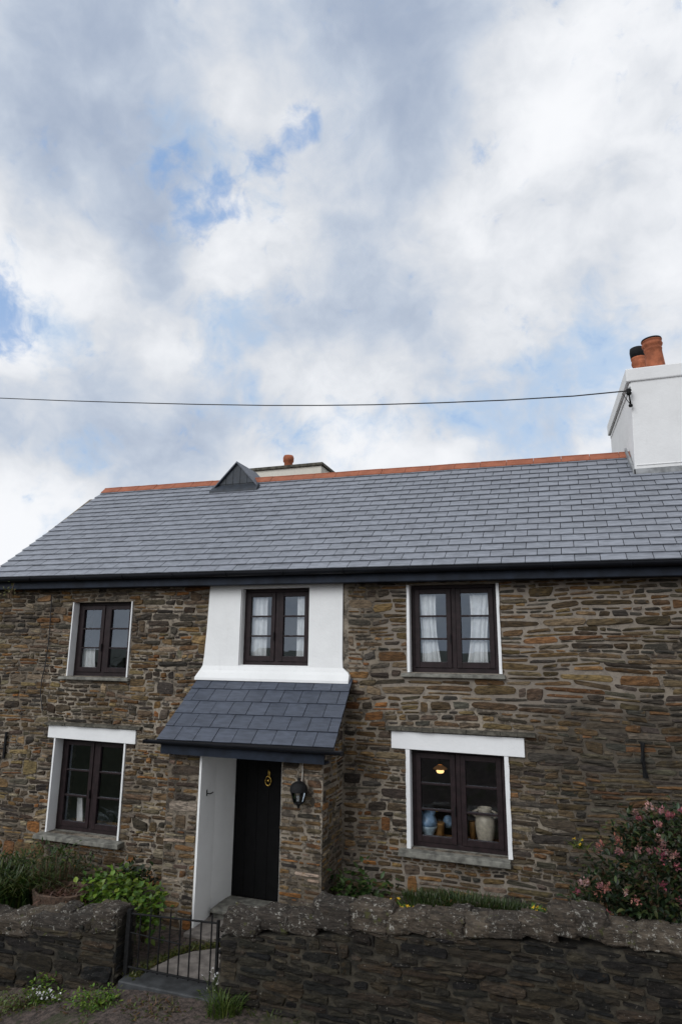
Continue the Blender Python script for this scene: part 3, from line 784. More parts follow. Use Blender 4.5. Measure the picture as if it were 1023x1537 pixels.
# plain books / pale card leaning in the lower left window
p = W(121, 1215, .40); mb = MB()
mb.hexa([(p.x-.02, .36, p.z-.22), (p.x+.10, .36, p.z-.22), (p.x+.10, .39, p.z-.22), (p.x-.02, .39, p.z-.22), (p.x-.12, .44, p.z+.16), (p.x-.02, .44, p.z+.16), (p.x-.02, .47, p.z+.16), (p.x-.12, .47, p.z+.16)])
tag(mb.build('card', M['curtain'], None, bevel=.003), 'pale upright card leaning inside the lower left window', 'card')
sz = -2.445
mb = MB(); jp = W(644, 1235, .36)
JUG = thing('hen_jug', 'blue glazed hen shaped jug on the lower right windowsill', 'jug', (jp.x, .28, sz))
prof = [(.055, 0), (.065, .01), (.06, .03), (.09, .08), (.118, .13), (.122, .155)]
mb.lathe(prof, (0, 0, 0), 24); mb.build('jug_base', M['jugpale'], JUG, True, True)
mb = MB(); mb.lathe([(.122, .156), (.12, .19), (.105, .24), (.08, .285), (.06, .31), (.045, .33), (.02, .34)], (0, 0, 0), 24)
mb.tube([(-.07, 0, .24), (-.10, 0, .29), (-.115, 0, .33), (-.12, 0, .36)], [.045, .035, .028, .012], 10)
mb.tube([(.03, 0, .28), (.07, 0, .33), (.095, 0, .35)], [.05, .04, .022], 10)
mb.build('jug_body', M['jug'], JUG, True, True)
mb = MB(); mb.tube([(.09, 0, .345), (.125, 0, .34), (.14, 0, .33)], [.02, .016, .004], 8); mb.build('beak', M['yellow'], JUG, True, True)
jp = W(729, 1240, .38)
JAR = thing('stoneware_jar', 'tall beige stoneware jar on the lower right windowsill', 'jar', (jp.x, .29, sz))
mb = MB(); mb.lathe([(.085, 0), (.095, .015), (.118, .12), (.13, .22), (.125, .29), (.10, .335), (.085, .35), (.085, .40), (.095, .415), (.09, .43), (.075, .43), (.07, .36)], (0, 0, 0), 26, False)
mb.build('jar_body', M['jar'], JAR, True, True)
for s in (-1, 1):
    mb = MB(); mb.tube([(s*.11, 0, .31), (s*.155, 0, .33), (s*.16, 0, .37), (s*.088, 0, .395)], .014, 8)
    mb.build('jar_handle', M['jar'], JAR, True, True)
mb = MB(); jp = W(661, 1247, .40); mb.lathe([(.05, 0), (.062, .17), (.068, .18), (.062, .185), (.05, .18)], (jp.x, .34, sz), 16); tag(mb.build('wooden_pot', M['wood'], None, True), 'brown wooden pot standing beside the blue hen jug', 'pot')
mb = MB(); jp = W(709.5, 1246, .40); mb.lathe([(.038, 0), (.043, .22), (.05, .23), (.043, .235), (.036, .23)], (jp.x, .34, sz), 16); tag(mb.build('wooden_beaker', M['wood'], None, True), 'narrow brown beaker standing beside the stoneware jar', 'beaker')
mb = MB(); jp = W(671, 1238, .42); mb.lathe([(.04, 0), (.07, .05), (.072, .1), (.05, .14), (.03, .15)], (jp.x, .50, sz+.09), 16); tag(mb.build('blue_pot', M['jug'], None, True), 'small dark blue pot half hidden behind the wooden pot', 'pot')
for q in ((-1.93, -.83, .17, .505, -2.49, sz), (-7.8, -6.6, .26, .505, -2.80, -2.765)):
    mb = MB(); mb.box(*q); mb.build('window_board', M['wood'], HO)
lp = W(660, 1151, 1.3)
LAMP = thing('ceiling_lamp', 'lit ceiling lamp glowing inside the lower right window', 'lamp', (lp.x, 1.3, -1.0))
mb = MB(); dz = lp.z+1.0
mb.lathe([(.105, dz-.03), (.10, dz-.015), (.055, dz+.012), (.03, dz+.03)], (0, 0, 0), 24, False); mb.build('lamp_shade', M['litshade'], LAMP, True, True)
mb = MB(); mb.lathe([(.0, dz-.095), (.045, dz-.085), (.06, dz-.06), (.04, dz-.03), (0, dz-.02)], (0, 0, 0), 16); mb.build('bulb', M['bulb'], LAMP, True, True)
mb = MB(); mb.tube([(0, 0, dz+.05), (0, 0, 0)], .008, 6); mb.build('flex', M['cable'], LAMP, False, True)

# lantern
lc = W(448, 1192, PY-.14)
LAN = thing('wall_lantern', 'black iron lantern on the porch wall right of the door', 'lantern', (lc.x, PY-.14, lc.z))
mb = MB()
for k in range(6):
    a = 2*PI*k/6+PI/6; ca, sa = math.cos(a), math.sin(a)
    mb.tube([(.055*ca, .055*sa, -.105), (.10*ca, .10*sa, .035)], .006, 6)
mb.lathe([(.108, .03), (.112, .045), (.10, .055), (.10, .03)], (0, 0, 0), 18, False); mb.lathe([(.0, -.12), (.04, -.12), (.06, -.105), (.055, -.095), (0, -.095)], (0, 0, 0), 12)
mb.lathe([(.0, -.17), (.012, -.165), (.014, -.14), (.03, -.12)], (0, 0, 0), 10)
mb.build('lantern_frame', M['iron'], LAN, True, True)
mb = MB(); mb.lathe([(.112, .045), (.105, .09), (.08, .125), (.045, .145), (.015, .155), (.022, .17), (.015, .19), (0, .195)], (0, 0, 0), 18, False); mb.build('lantern_cap', M['iron'], LAN, True, True)
mb = MB()
R6 = [[(r*math.cos(2*PI*k/6+PI/6), r*math.sin(2*PI*k/6+PI/6), z) for k in range(6)] for r, z in ((.055, -.1), (.098, .03))]
for k in range(6): mb.poly([R6[0][k], R6[0][(k+1) % 6], R6[1][(k+1) % 6], R6[1][k]])
mb.build('lantern_glass', M['glass'], LAN, False, True)
mb = MB(); mb.tube([(0, .13, -.06), (0, .10, -.09), (0, .05, -.115), (0, 0, -.12)], .010, 8); mb.box(-.03, .03, .112, .135, -.12, .02); mb.build('lantern_arm', M['iron'], LAN, False, True)

# overhead cable
c1 = Vector((br.x-.01, y0-.09, br.z+.06)); cl = [W(0, 597.5, y0+.0)]
pts = [Vector((br.x-.01, y0-.09, br.z+.055))]
ctl = [(938, 587), (860, 594.5), (760, 600.5), (660, 604.5), (560, 607.5), (480, 608.5), (400, 608.5), (300, 607), (200, 604.5), (100, 601.5), (0, 597.5), (-160, 590)]
yy0, yy1 = y0-.1, 2.6
for u, v in ctl: pts.append(W(u, v, yy0+(yy1-yy0)*(938-u)/1100))
mb = MB(); mb.tube(pts, .011, 8)
tag(mb.build('overhead_cable', M['cable'], None, True), 'thin black overhead cable sagging across the sky to the white chimney', 'cable')

# ------------------------------------------------------------------ garden walls
WY = -2.15
def lump(mb, c, s, seed, col, n=9, m=7):
    mb.cur = col; ids = []; tz = rng.uniform(-.12, .12); ex = rng.uniform(.24, .42)
    for j in range(m+1):
        row = []
        for i in range(n):
            th = 2*PI*i/n; ph = -PI/2+PI*j/m
            d = Vector((math.cos(th)*math.cos(ph), math.sin(th)*math.cos(ph), math.sin(ph)))
            q = Vector([math.copysign(abs(k)**ex, k) for k in d])
            p = (q.x*s[0]*6, q.y*s[1]*6, q.z*s[2]*6+seed)
            k = .95+.16*fb(p, 3)+.20*abs(fb((p[0]*2.4, p[1]*2.4, p[2]*3.6), 4))-.07+.06*fb((p[0]*3, p[1]*3, p[2]*11), 3)
            row.append(mb.vert((c[0]+q.x*s[0]*k, c[1]+q.y*s[1]*k, c[2]+q.z*s[2]*k+tz*q.x*s[0])))
        ids.append(row)
    for j in range(m):
        for i in range(n): mb.face((ids[j][i], ids[j][(i+1) % n], ids[j+1][(i+1) % n], ids[j+1][i]))
PC = [(.045, .036, .028), (.06, .047, .035), (.038, .031, .025), (.07, .055, .04)]
def lane_wall(name, label, x0, x1, topf, zb, caps, yth=.5):
    t = thing(name, label, 'garden wall', ((x0+x1)/2, WY+.2, zb))
    mb = MB(); n = 24
    for k in range(n):
        a, b = x0+(x1-x0)*k/n, x0+(x1-x0)*(k+1)/n
        mb.hexa([(a, WY, zb), (b, WY, zb), (b, WY+yth, zb), (a, WY+yth, zb), (a, WY, topf(a)-.02), (b, WY, topf(b)-.02), (b, WY+yth, topf(b)-.02), (a, WY+yth, topf(a)-.02)])
    mb.mi = 1
    sty = lambda u, v: dict(depth=.032, gap=.003, rd=.55, col=pL, ws=1.45, jit=.015, split=.5)
    hs = []
    m = 30; zmax = max(topf(x0+(x1-x0)*k/m) for k in range(m+1))
    for k in range(m):
        a, b = x0+(x1-x0)*k/m, x0+(x1-x0)*(k+1)/m; hs.append((a, b, min(topf(a), topf(b)), zmax+1))
    lay(mb, x0, x1, zb, zmax+.01, hs, lambda u, v, d: (u, WY-d, v), sty, 8)
    lay(mb, 0, yth, zb, topf(x1), [], lambda u, v, d: (x1+d, WY+u, v), sty, 9)
    lay(mb, 0, yth, zb, topf(x0), [], lambda u, v, d: (x0-d, WY+yth-u, v), sty, 10)
    mb.build('wall_face', [M['lane_mortar'], M['lane_stone']], t)
    cp = MB(); 
    for u0, u1, v0, v1 in caps:
        a, b = W(u0, v1, WY-.03), W(u1, v0, WY-.03); cx, cz = (a.x+b.x)/2, (a.z+b.z)/2
        sx, szz = (b.x-a.x)/2, (b.z-a.z)/2
        lump(cp, (cx, WY+.13, cz-.045), (sx*1.18, .17, szz*.70), rng.uniform(0, 90), rng.choice(PC), 30, 22)
    x = x0
    while x < x1:                       # rubble packing along the back of the coping
        w = rng.uniform(.16, .3); lump(cp, (min(x+w/2, x1-w/2), WY+yth-.12+rng.uniform(-.02, .05), topf(x+w/2)+rng.uniform(-.04, .03)), (w*.55, .14, rng.uniform(.07, .1)), rng.uniform(0, 99), rng.choice(PC), 20, 14); x += w
    o = cp.build('coping', M['cap_stone'], t, True)
    return t
capsR = [(333, 388, 1361, 1408), (386, 432, 1358, 1400), (430, 472, 1368, 1402), (468, 530, 1345, 1402), (524, 584, 1347, 1402), (580, 616, 1364, 1404), (612, 642, 1360, 1400), (642, 694, 1366, 1410),
         (694, 736, 1374, 1404), (732, 784, 1372, 1406), (784, 832, 1372, 1408), (826, 866, 1352, 1410), (862, 908, 1356, 1412), (904, 950, 1382, 1420), (946, 985, 1390, 1424), (980, 1030, 1392, 1432), (1028, 1080, 1395, 1440), (1078, 1140, 1400, 1450)]
def topR(x):
    ks = [(-3.6, -2.97), (-3.3, -2.90), (-2.6, -2.80), (-1.9, -2.70), (-.4, -2.57), (.7, -2.50), (2.6, -2.42)]
    for (a, b), (c, d) in zip(ks, ks[1:]):
        if a <= x <= c: return b+(d-b)*(x-a)/(c-a)
    return ks[0][1] if x < ks[0][0] else ks[-1][1]
lane_wall('garden_wall', 'long dark rubble garden wall right of the gate with lichen covered coping', -3.555, 2.6, topR, -4.1, capsR)
capsL = [(-70, -8, 1380, 1412), (-12, 52, 1372, 1402), (48, 112, 1371, 1402), (100, 142, 1362, 1400), (134, 176, 1354, 1402)]
topL = lambda x: -3.22+(x+6.5)*(.155)
lane_wall('garden_wall', 'short dark rubble garden wall left of the gate', -7.4, -4.85, topL, -4.5, capsL, .34)

# ------------------------------------------------------------------ iron gate
gl_, gr_ = W(191, 1372, WY+.1), W(325, 1385, WY+.1)
GZ0 = -3.475; ztL = W(191, 1370, WY+.1).z; ztR = W(325, 1384, WY+.1).z
gxL = W(194, 1420, WY+.1).x; gxR = W(326, 1430, WY+.1).x; gY = WY+.1
GATE = thing('iron_gate', 'low black wrought iron gate between the two garden walls', 'gate', (gxL, gY, GZ0))
mb = MB()
mb.box(gxL-.045, gxL+.005, gY-.02, gY+.03, GZ0-.08, ztL+.04)
mb.build('gate_post', M['iron'], GATE)
mb = MB()
mb.tube([(gxL, gY, ztL), (gxR, gY, ztR-.01)], .011, 8); mb.tube([(gxL, gY, GZ0+.02), (gxR, gY, GZ0+.02)], .012, 8)
mb.tube([(gxL, gY, GZ0+.36), (gxL+(gxR-gxL)*.6, gY, GZ0+.33)], .007, 6)
mb.build('rail', M['iron'], GATE)
mb = MB(); mb.box(gxR-.016, gxR+.012, gY-.012, gY+.016, GZ0-.06, ztR+.02); mb.box(gxR+.012, gxR+.07, gY-.005, gY+.012, ztR-.18, ztR-.15); mb.box(gxR+.012, gxR+.07, gY-.005, gY+.012, GZ0+.14, GZ0+.17); mb.build('stile', M['iron'], GATE)
for k in range(1, 9):
    x = gxL+(gxR-gxL)*k/8.6; zt_ = ztL+(ztR-.01-ztL)*k/8.6
    mb = MB(); tip = .09 if k % 2 == 0 else .012
    mb.tube([(x, gY-.003, GZ0+.0), (x, gY-.003, zt_+tip*.5), (x, gY-.003, zt_+tip)], [.0085, .0085, .003], 8); mb.build('bar', M['iron'], GATE)
mb = MB()
mb.hexa([(-4.76, -2.20, -3.63), (-3.50, -2.20, -3.63), (-3.50, -1.92, -3.63), (-4.76, -1.92, -3.63), (-4.76, -2.19, -3.535), (-3.50, -2.19, -3.535), (-3.50, -1.92, -3.525), (-4.76, -1.92, -3.525)])
tag(mb.build('threshold_slab', M['gateslab'], None, bevel=.012), 'dark slate threshold slab lying under the iron gate', 'doorstep')

# ------------------------------------------------------------------ ground
def gz(x, y):
    z = -3.56
    if y < -1.9 and x < -4.4: z -= min(.9, (-4.4-x)*.21)*min(1, (-1.9-y)*3)
    if y < -6.5: z += min(2.0, (-6.5-y)*.75)
    if y < -10: z += min(1.2, (-10-y)*.006)
    if -1.9 < y < .2: z += .12*max(0, min(1, (abs(x+4.1)-1.0)*1.5))
    return z
def axis(lo, hi, fine0, fine1, st):
    a = [lo, lo*.6, lo*.35, lo*.2, lo*.12] ; a = [q for q in a if q < fine0-1]
    n = int((fine1-fine0)/st); a += [fine0+(fine1-fine0)*k/n for k in range(n+1)]
    a += [q for q in (hi*.12, hi*.2, hi*.35, hi*.6, hi) if q > fine1+1]; return sorted(a)
xs = axis(-400, 400, -11, 7, .12); ys = axis(-400, 400, -13, 1, .12)
mb = MB(); ids = [[mb.vert((x, y, gz(x, y)+(.022*fb((x*3, y*3, 0), 4)+.012*fb((x*11, y*11, 3), 3) if -12 < x < 8 and -8 < y < 1 else 0))) for x in xs] for y in ys]
for j in range(len(ys)-1):
    for i in range(len(xs)-1): mb.face((ids[j][i], ids[j][i+1], ids[j+1][i+1], ids[j+1][i]))
o = mb.build('ground', M['soil'], None, True); o['kind'] = 'structure'
# concrete path from gate to porch
edge = [G(u, v, -3.53) for u, v in ((200, 1472), (218, 1460), (240, 1447), (262, 1436), (290, 1428), (322, 1424), (345, 1420))]
mb = MB(); zt_ = -3.525
low = [(-3.0, -1.93), (-4.70, -1.93)]
top = [(p.x, p.y) for p in edge if p.y > -1.9]+[(-3.0, -1.0)]
mb.prism([low[1], low[0]][::-1] [::-1]+[] if False else [(-4.66, -1.92), (-2.95, -1.92), (-2.95, -.95)]+[(x, y) for x, y in top[:-1]][::-1], 'z', -3.75, zt_)
mb.prism([(-4.72, -.97), (-3.2, -1.0), (-3.2, -.3), (-4.67, -.3)], 'z', -3.75, zt_+.012)
o = mb.build('path', M['concrete'], None, bevel=.01); o['kind'] = 'structure'

# ------------------------------------------------------------------ plants
def leaf(mb, p, d, up, L, Wd, bend, col):
    d = d.normalized(); s = d.cross(up)
    if s.length < 1e-3: s = Vector((1, 0, 0))
    s.normalize(); n = s.cross(d).normalized(); mb.cur = col
    dn = n*(-bend*L)
    b = mb.vert(p); l1 = mb.vert(p+d*L*.35+s*Wd*.5+n*Wd*.12+dn*.12); r1 = mb.vert(p+d*L*.35-s*Wd*.5+n*Wd*.12+dn*.12); c1 = mb.vert(p+d*L*.4+dn*.12)
    l2 = mb.vert(p+d*L*.72+s*Wd*.36+n*Wd*.08+dn*.5); r2 = mb.vert(p+d*L*.72-s*Wd*.36+n*Wd*.08+dn*.5); c2 = mb.vert(p+d*L*.74+dn*.5); t = mb.vert(p+d*L+dn)
    mb.face((b, c1, l1)); mb.face((b, r1, c1)); mb.face((c1, c2, l2, l1)); mb.face((r1, r2, c2, c1)); mb.face((c2, t, l2)); mb.face((r2, t, c2))
def rdir(zmin=-.3):
    while True:
        v = Vector((rng.uniform(-1, 1), rng.uniform(-1, 1), rng.uniform(-1, 1)))
        if .05 < v.length < 1 and v.z > zmin: return v.normalized()
def jcol(c, j=.35):
    k = rng.uniform(1-j, 1+j); return (c[0]*k*rng.uniform(.85, 1.2), c[1]*k, c[2]*k*rng.uniform(.8, 1.2))
def blob_pt(shape, shell=.5):
    c, s = rng.choice(shape); v = rdir(-1)*(rng.uniform(shell, 1)**.6)
    return Vector((c[0]+v.x*s[0], c[1]+v.y*s[1], c[2]+v.z*s[2])), v
def leafy(name, label, loc, shape, n, L, Wd, cols, m, stems=8, cat='plant', group=None, bend=.35, shell=.45, stemlen=None):
    t = thing(name, label, cat, loc, group)
    mb = MB(); cl = []
    for k in range(max(8, n//14)):
        p, v = blob_pt(shape, shell); cl.append((p, v))
    for k in range(n):
        p, v = rng.choice(cl); base = jcol(rng.choice(cols), .35)
        q = p+Vector((rng.gauss(0, 1), rng.gauss(0, 1), rng.gauss(0, .8)))*L*1.1
        d = (v*.7+rdir(-.6)*.8+Vector((0, -.15, .15)))
        leaf(mb, q, d, Vector((0, 0, 1))+rdir(-1)*.4, L*rng.uniform(.7, 1.25), Wd*rng.uniform(.75, 1.2), bend*rng.uniform(.3, 1.4), base)
    mb.build('foliage', m, t, False, True)
    st = MB()
    for k in range(stems):
        p, v = rng.choice(cl); b = Vector((p.x*.25+rng.uniform(-.03, .03), p.y*.25, -.05))
        st.tube([b, b.lerp(p, .5)+Vector((0, 0, .05)), p], [.011, .008, .004], 5)
    st.build('stem', M['stem'], t, False, True)
    return t
def blades(name, label, loc, n, rad, h, wd, cols, cat='plant', group=None, droop=.5, kind=None, sx=1, sy=1):
    mb = MB()
    for k in range(n):
        a = rng.uniform(0, 2*PI); r = rad*math.sqrt(rng.random()); b = Vector((math.cos(a)*r*sx, math.sin(a)*r*sy, -.03))
        hh = h*rng.uniform(.55, 1.1); az = a+rng.gauss(0, .9); out = Vector((math.cos(az), math.sin(az), 0)); o_ = hh*droop*rng.uniform(.2, 1.1); s = Vector((-out.y, out.x, 0))*wd*.5
        mb.cur = jcol(rng.choice(cols)); prev = None
        for i in range(5):
            f = i/4; p = b+out*o_*f*f+Vector((0, 0, hh*(f-.28*droop*f*f*f*1.6))); w = (1-f)**.6
            l, r2 = mb.vert(p+s*w), mb.vert(p-s*w)
            if prev: mb.face((prev[0], prev[1], r2, l))
            prev = (l, r2)
    o = mb.build(name, M['leaf'], None); o.location = loc
    if kind: o['kind'] = kind
    tag(o, label, cat, group); return o
DG = [(.018, .040, .008), (.028, .056, .010), (.040, .068, .013), (.055, .078, .016)]
MG = [(.062, .125, .014), (.095, .17, .017), (.045, .09, .012), (.13, .20, .026)]
# flowering shrub
sl = Vector((.74, -1.25, -3.25))
shape = [((0, 0, 1.0), (.62, .45, .62)), ((.25, .05, 1.35), (.5, .4, .38)), ((-.35, -.05, .68), (.42, .38, .42)), ((.55, 0, .8), (.6, .45, .65)), ((.05, -.15, .42), (.6, .35, .3)), ((.1, 0, .4), (.7, .4, .4))]
SH = leafy('flowering_shrub', 'large dark green shrub with pink flower clusters behind the right wall', sl, shape, 11000, .070, .036, [(.013, .026, .010), (.018, .034, .013), (.024, .042, .017), (.035, .055, .018), (.012, .022, .012), (.05, .065, .02), (.055, .034, .018)], M['glossleaf'], 26, 'shrub', shell=.35)
PK = [(.33, .12, .14), (.38, .19, .19), (.27, .08, .11), (.44, .28, .25), (.35, .15, .12)]
fc = 0
def inside(p, k):
    return any(((p.x-c[0])/q[0])**2+((p.y-c[1])/q[1])**2+((p.z-c[2])/q[2])**2 < k for c, q in shape)
while fc < 88:
    p, v = blob_pt(shape, .97)
    if v.y > .1 or p.z < .15 or p.x > .5 or inside(p+v*.05, .97): continue
    p = p+v*.03
    fc += 1; mb = MB(); base = rng.choice(PK); R_ = rng.uniform(.03, .058)
    for k in range(rng.randint(22, 44)):
        q = p+rdir(-.6)*R_*rng.uniform(.2, 1)
        leaf(mb, q, v+rdir(-1)*.9, Vector((0, 0, 1)), .032*rng.uniform(.6, 1.2), .020, -.3, jcol(base, .4))
    mb.build('flower_cluster', M['petal'], SH, False, True)
# plants left of the gate, in the bed behind the wall
def at(u, v, y): return W(u, v, y)
p = at(22, 1352, -1.25)
blades('strappy_plant', 'dark green strappy leaved clump behind the left garden wall', (p.x-.15, -1.2, p.z-.02), 900, .40, .74, .028, DG+[(.05, .055, .02)], droop=.95, sx=1.6)
leafy('dark_shrub', 'low dark green shrub at the far left in front of the cottage', (p.x+.05, -.8, p.z-.1), [((0, 0, .35), (.5, .3, .32)), ((-.4, 0, .3), (.4, .3, .3)), ((.3, .1, .25), (.3, .2, .22))], 1700, .085, .026, DG, M['leaf'], 12, 'shrub')
p = at(72, 1345, -1.1)
blades('withered_plant', 'brown withered stems beside the dark strappy clump', (p.x, -1.0, p.z+.02), 230, .24, .58, .010, [(.10, .062, .04), (.14, .09, .06), (.07, .05, .03)], droop=.35, sx=1.4)
p = at(88, 1352, -1.35)
PL_ = thing('log_planter', 'round brown planter of dead stems behind the left garden wall', 'planter', (p.x, -1.3, p.z+.02))
mb = MB(); mb.lathe([(.30, -.3), (.36, .05), (.37, .10), (.34, .11), (.32, .06)], (0, 0, 0), 26, False)
for i in range(len(mb.v)): x, y, z = mb.v[i]; mb.v[i] = (x*1.1+.012*fb((x*9, y*9, z*9)), y*.8, z+.02*fb((x*7, y*7, 1)))
mb.build('planter_rim', M['weave'], PL_, False, True)
mb = MB()
for k in range(420):
    a = rng.uniform(0, 2*PI); r = .34*math.sqrt(rng.random()); b = Vector((r*math.cos(a)*1.1, r*math.sin(a)*.8, .05))
    leaf(mb, b, rdir(-.1), Vector((0, 0, 1)), .11*rng.uniform(.5, 1.3), .014, .5, jcol(rng.choice([(.13, .075, .05), (.09, .05, .035), (.16, .10, .07)])))
mb.build('dead_leaves', M['leaf'], PL_, False, True)
p = at(172, 1332, -1.15)
leafy('leafy_plant', 'bright green broad leaved plant behind the left wall near the gate', (p.x, -1.15, p.z-.30), [((0, 0, .28), (.36, .25, .18)), ((-.18, -.1, .22), (.22, .2, .14)), ((.2, 0, .32), (.2, .2, .13))], 520, .080, .062, MG, M['leaf'], 10, group='broad leaved plants by the gate')
p = at(217, 1368, -1.5)
leafy('leafy_plant', 'smaller bright green broad leaved plant low beside the gate post', (p.x-.02, -1.45, p.z-.28), [((0, 0, .25), (.20, .2, .23))], 300, .075, .06, MG, M['leaf'], 7, group='broad leaved plants by the gate')
p = at(215, 1335, -.6)
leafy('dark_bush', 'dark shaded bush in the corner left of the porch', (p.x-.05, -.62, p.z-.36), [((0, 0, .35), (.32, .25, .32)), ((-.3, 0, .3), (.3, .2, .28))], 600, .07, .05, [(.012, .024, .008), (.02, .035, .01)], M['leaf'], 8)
p = at(548, 1340, -.45)
leafy('fern_plant', 'green leafy plant in the corner right of the porch', (p.x, -.45, p.z-.1), [((0, 0, .14), (.32, .2, .14)), ((-.2, 0, .08), (.26, .2, .12))], 330, .085, .05, [(.03, .06, .014), (.045, .08, .018), (.022, .045, .012)], M['leaf'], 9)
def dandelion(label, loc, n, spread, hmin, hmax, r=.02, group=None, colm='yellow', leafcols=MG):
    t = thing('flowering_weed', label, 'flower', loc, group); st = MB(); fl = MB()
    for k in range(n):
        b = Vector((rng.uniform(-spread, spread)*.7, rng.uniform(-.06, .06), 0)); h = rng.uniform(hmin, hmax); q = Vector((rng.uniform(-spread, spread), rng.uniform(-.08, .04), h))
        st.tube([b, b.lerp(q, .5)+Vector((0, 0, .02)), q], .003, 5)
        for i in range(10):
            d = rdir(-.1); leaf(fl, q, d, Vector((0, 0, 1)), r*rng.uniform(.8, 1.2), r*.45, .2, (1, 1, 1))
    st.build('stem', M['bank'], t, False, True); fl.build('petal', M[colm], t, False, True)
    lf = MB()
    for k in range(46):
        b = Vector((rng.uniform(-spread, spread)*.8, rng.uniform(-.08, .08), 0)); leaf(lf, b, rdir(.0)+Vector((0, 0, .5)), Vector((0, 0, 1)), rng.uniform(.05, .11), .022, .5, jcol(rng.choice(leafcols)))
    lf.build('foliage', M['leaf'], t, False, True); return t
GY = 'yellow flowers along the garden wall'
p = at(603, 1366, -1.85); dandelion('yellow flowers rising behind the garden wall coping below the porch corner', (p.x, -1.85, p.z-.03), 9, .17, .03, .12, .026, GY)
p = at(806, 1372, -1.7); dandelion('tiny yellow flowers on the grassy wall top left of the shrub', (p.x, -1.7, p.z), 4, .07, .03, .07, .022, GY)
p = at(868, 1262, -1.45); dandelion('yellow flower sprig at the upper left edge of the shrub', (p.x, -1.5, p.z-.05), 3, .09, .04, .10, .020, GY, leafcols=[(.08, .10, .015), (.05, .07, .015)])
GG = 'grass tufts on the garden wall and lane'
p = at(690, 1372, -1.45); blades('grass_strip', 'strip of short green grass behind the right garden wall', (p.x+.1, -1.3, p.z+.06), 1700, .75, .13, .010, [(.03, .05, .012), (.02, .038, .010), (.045, .065, .016)], 'grass', None, .6, 'stuff', 1, .3)
p = at(452, 1372, -1.85); blades('grass_tuft', 'grass tuft growing on top of the wall in front of the porch', (p.x, -1.85, p.z-.03), 90, .11, .15, .008, [(.045, .07, .016), (.03, .05, .012)], 'grass', GG, .7)
p = at(640, 1350, -.4); blades('grass_tuft', 'dark grass clump at the foot of the cottage below the lower right window', (p.x, -.5, p.z-.12), 260, .28, .28, .010, DG+[(.05, .07, .02)], 'grass', GG, .7, None, 1.3)
p = G(330, 1528, -3.58); blades('grass_tuft', 'bright grass tuft in the lane at the right foot of the gate', (p.x, p.y+.1, -3.58), 260, .17, .30, .012, [(.06, .10, .018), (.045, .08, .015), (.09, .13, .03)], 'grass', GG, .7)
p = G(400, 1545, -3.6); blades('grass_tuft', 'low weeds at the foot of the right wall along the bottom of the photo', (p.x, p.y+.1, -3.58), 200, .32, .15, .014, [(.05, .08, .015), (.07, .085, .02)], 'grass', GG, .8)
p = G(146, 1512, -3.66); leafy('weed', 'low green weed in the lane left of the gate', (p.x, p.y, gz(p.x, p.y)), [((0, 0, .05), (.22, .16, .06))], 520, .04, .020, MG+[(.10, .13, .03)], M['leaf'], 6, 'weed', 'weeds in the lane')
p = G(58, 1500, -3.85); leafy('weed', 'taller green weed against the foot of the left wall', (p.x, p.y, gz(p.x, p.y)), [((0, 0, .1), (.2, .12, .12)), ((.3, -.05, .06), (.2, .12, .07))], 520, .04, .02, MG, M['leaf'], 8, 'weed', 'weeds in the lane')
p = G(30, 1530, -3.95); leafy('weed', 'pale green weed at the lower left corner of the lane', (p.x, p.y, gz(p.x, p.y)), [((0, 0, .05), (.35, .15, .05))], 420, .036, .018, [(.07, .10, .02), (.10, .12, .035)], M['leaf'], 6, 'weed', 'weeds in the lane')
WFG = 'white flowers in the lane'
p = G(68, 1516, -3.87); dandelion('small white flowers below the left garden wall', (p.x, p.y, gz(p.x, p.y)), 26, .22, .03, .14, .017, WFG, 'whitepetal')
p = G(318, 1500, -3.6); dandelion('small white flowers at the right foot of the gate', (p.x, p.y, -3.57), 18, .13, .05, .28, .014, WFG, 'whitepetal')
# moss and seedlings along the path edge
mb = MB()
for k in range(1500):
    e = edge[rng.randrange(len(edge)-1)]; f = edge[edge.index(e)+1]; q = e.lerp(f, rng.random()); q = Vector((q.x-abs(rng.gauss(0, .07)), q.y+abs(rng.gauss(0, .10)), -3.53))
    leaf(mb, q, rdir(.1), Vector((0, 0, 1)), .035*rng.uniform(.5, 1.3), .016, .3, jcol(rng.choice([(.06, .075, .012), (.045, .06, .01), (.09, .085, .02)])))
for k in range(6500):
    x = rng.uniform(-7.2, -2.2); y = rng.uniform(-3.2, -2.3)
    if fb((x*1.3, y*1.6, 7), 3)+rng.uniform(-.2, .2) < .05: continue
    leaf(mb, Vector((x, y, gz(x, y))), rdir(.15), Vector((0, 0, 1)), .05*rng.uniform(.5, 1.4), .016, .4, jcol(rng.choice([(.05, .075, .015), (.07, .09, .02), (.10, .07, .03), (.09, .05, .025)])))
o = mb.build('ground_cover', M['leaf'], None); o['kind'] = 'stuff'; tag(o, 'moss and small seedlings along the path edge and lane', 'moss')
# weed rooted behind the gutter at the left corner
p = at(20, 893, -.30)
t = leafy('gutter_weed', 'small pale weed sprouting beside the gutter at the left corner', (p.x, -.33, p.z), [((-.04, 0, .14), (.09, .05, .12)), ((-.1, 0, .0), (.1, .05, .06))], 46, .05, .025, [(.12, .12, .04), (.08, .085, .03)], M['leaf'], 7, 'weed')
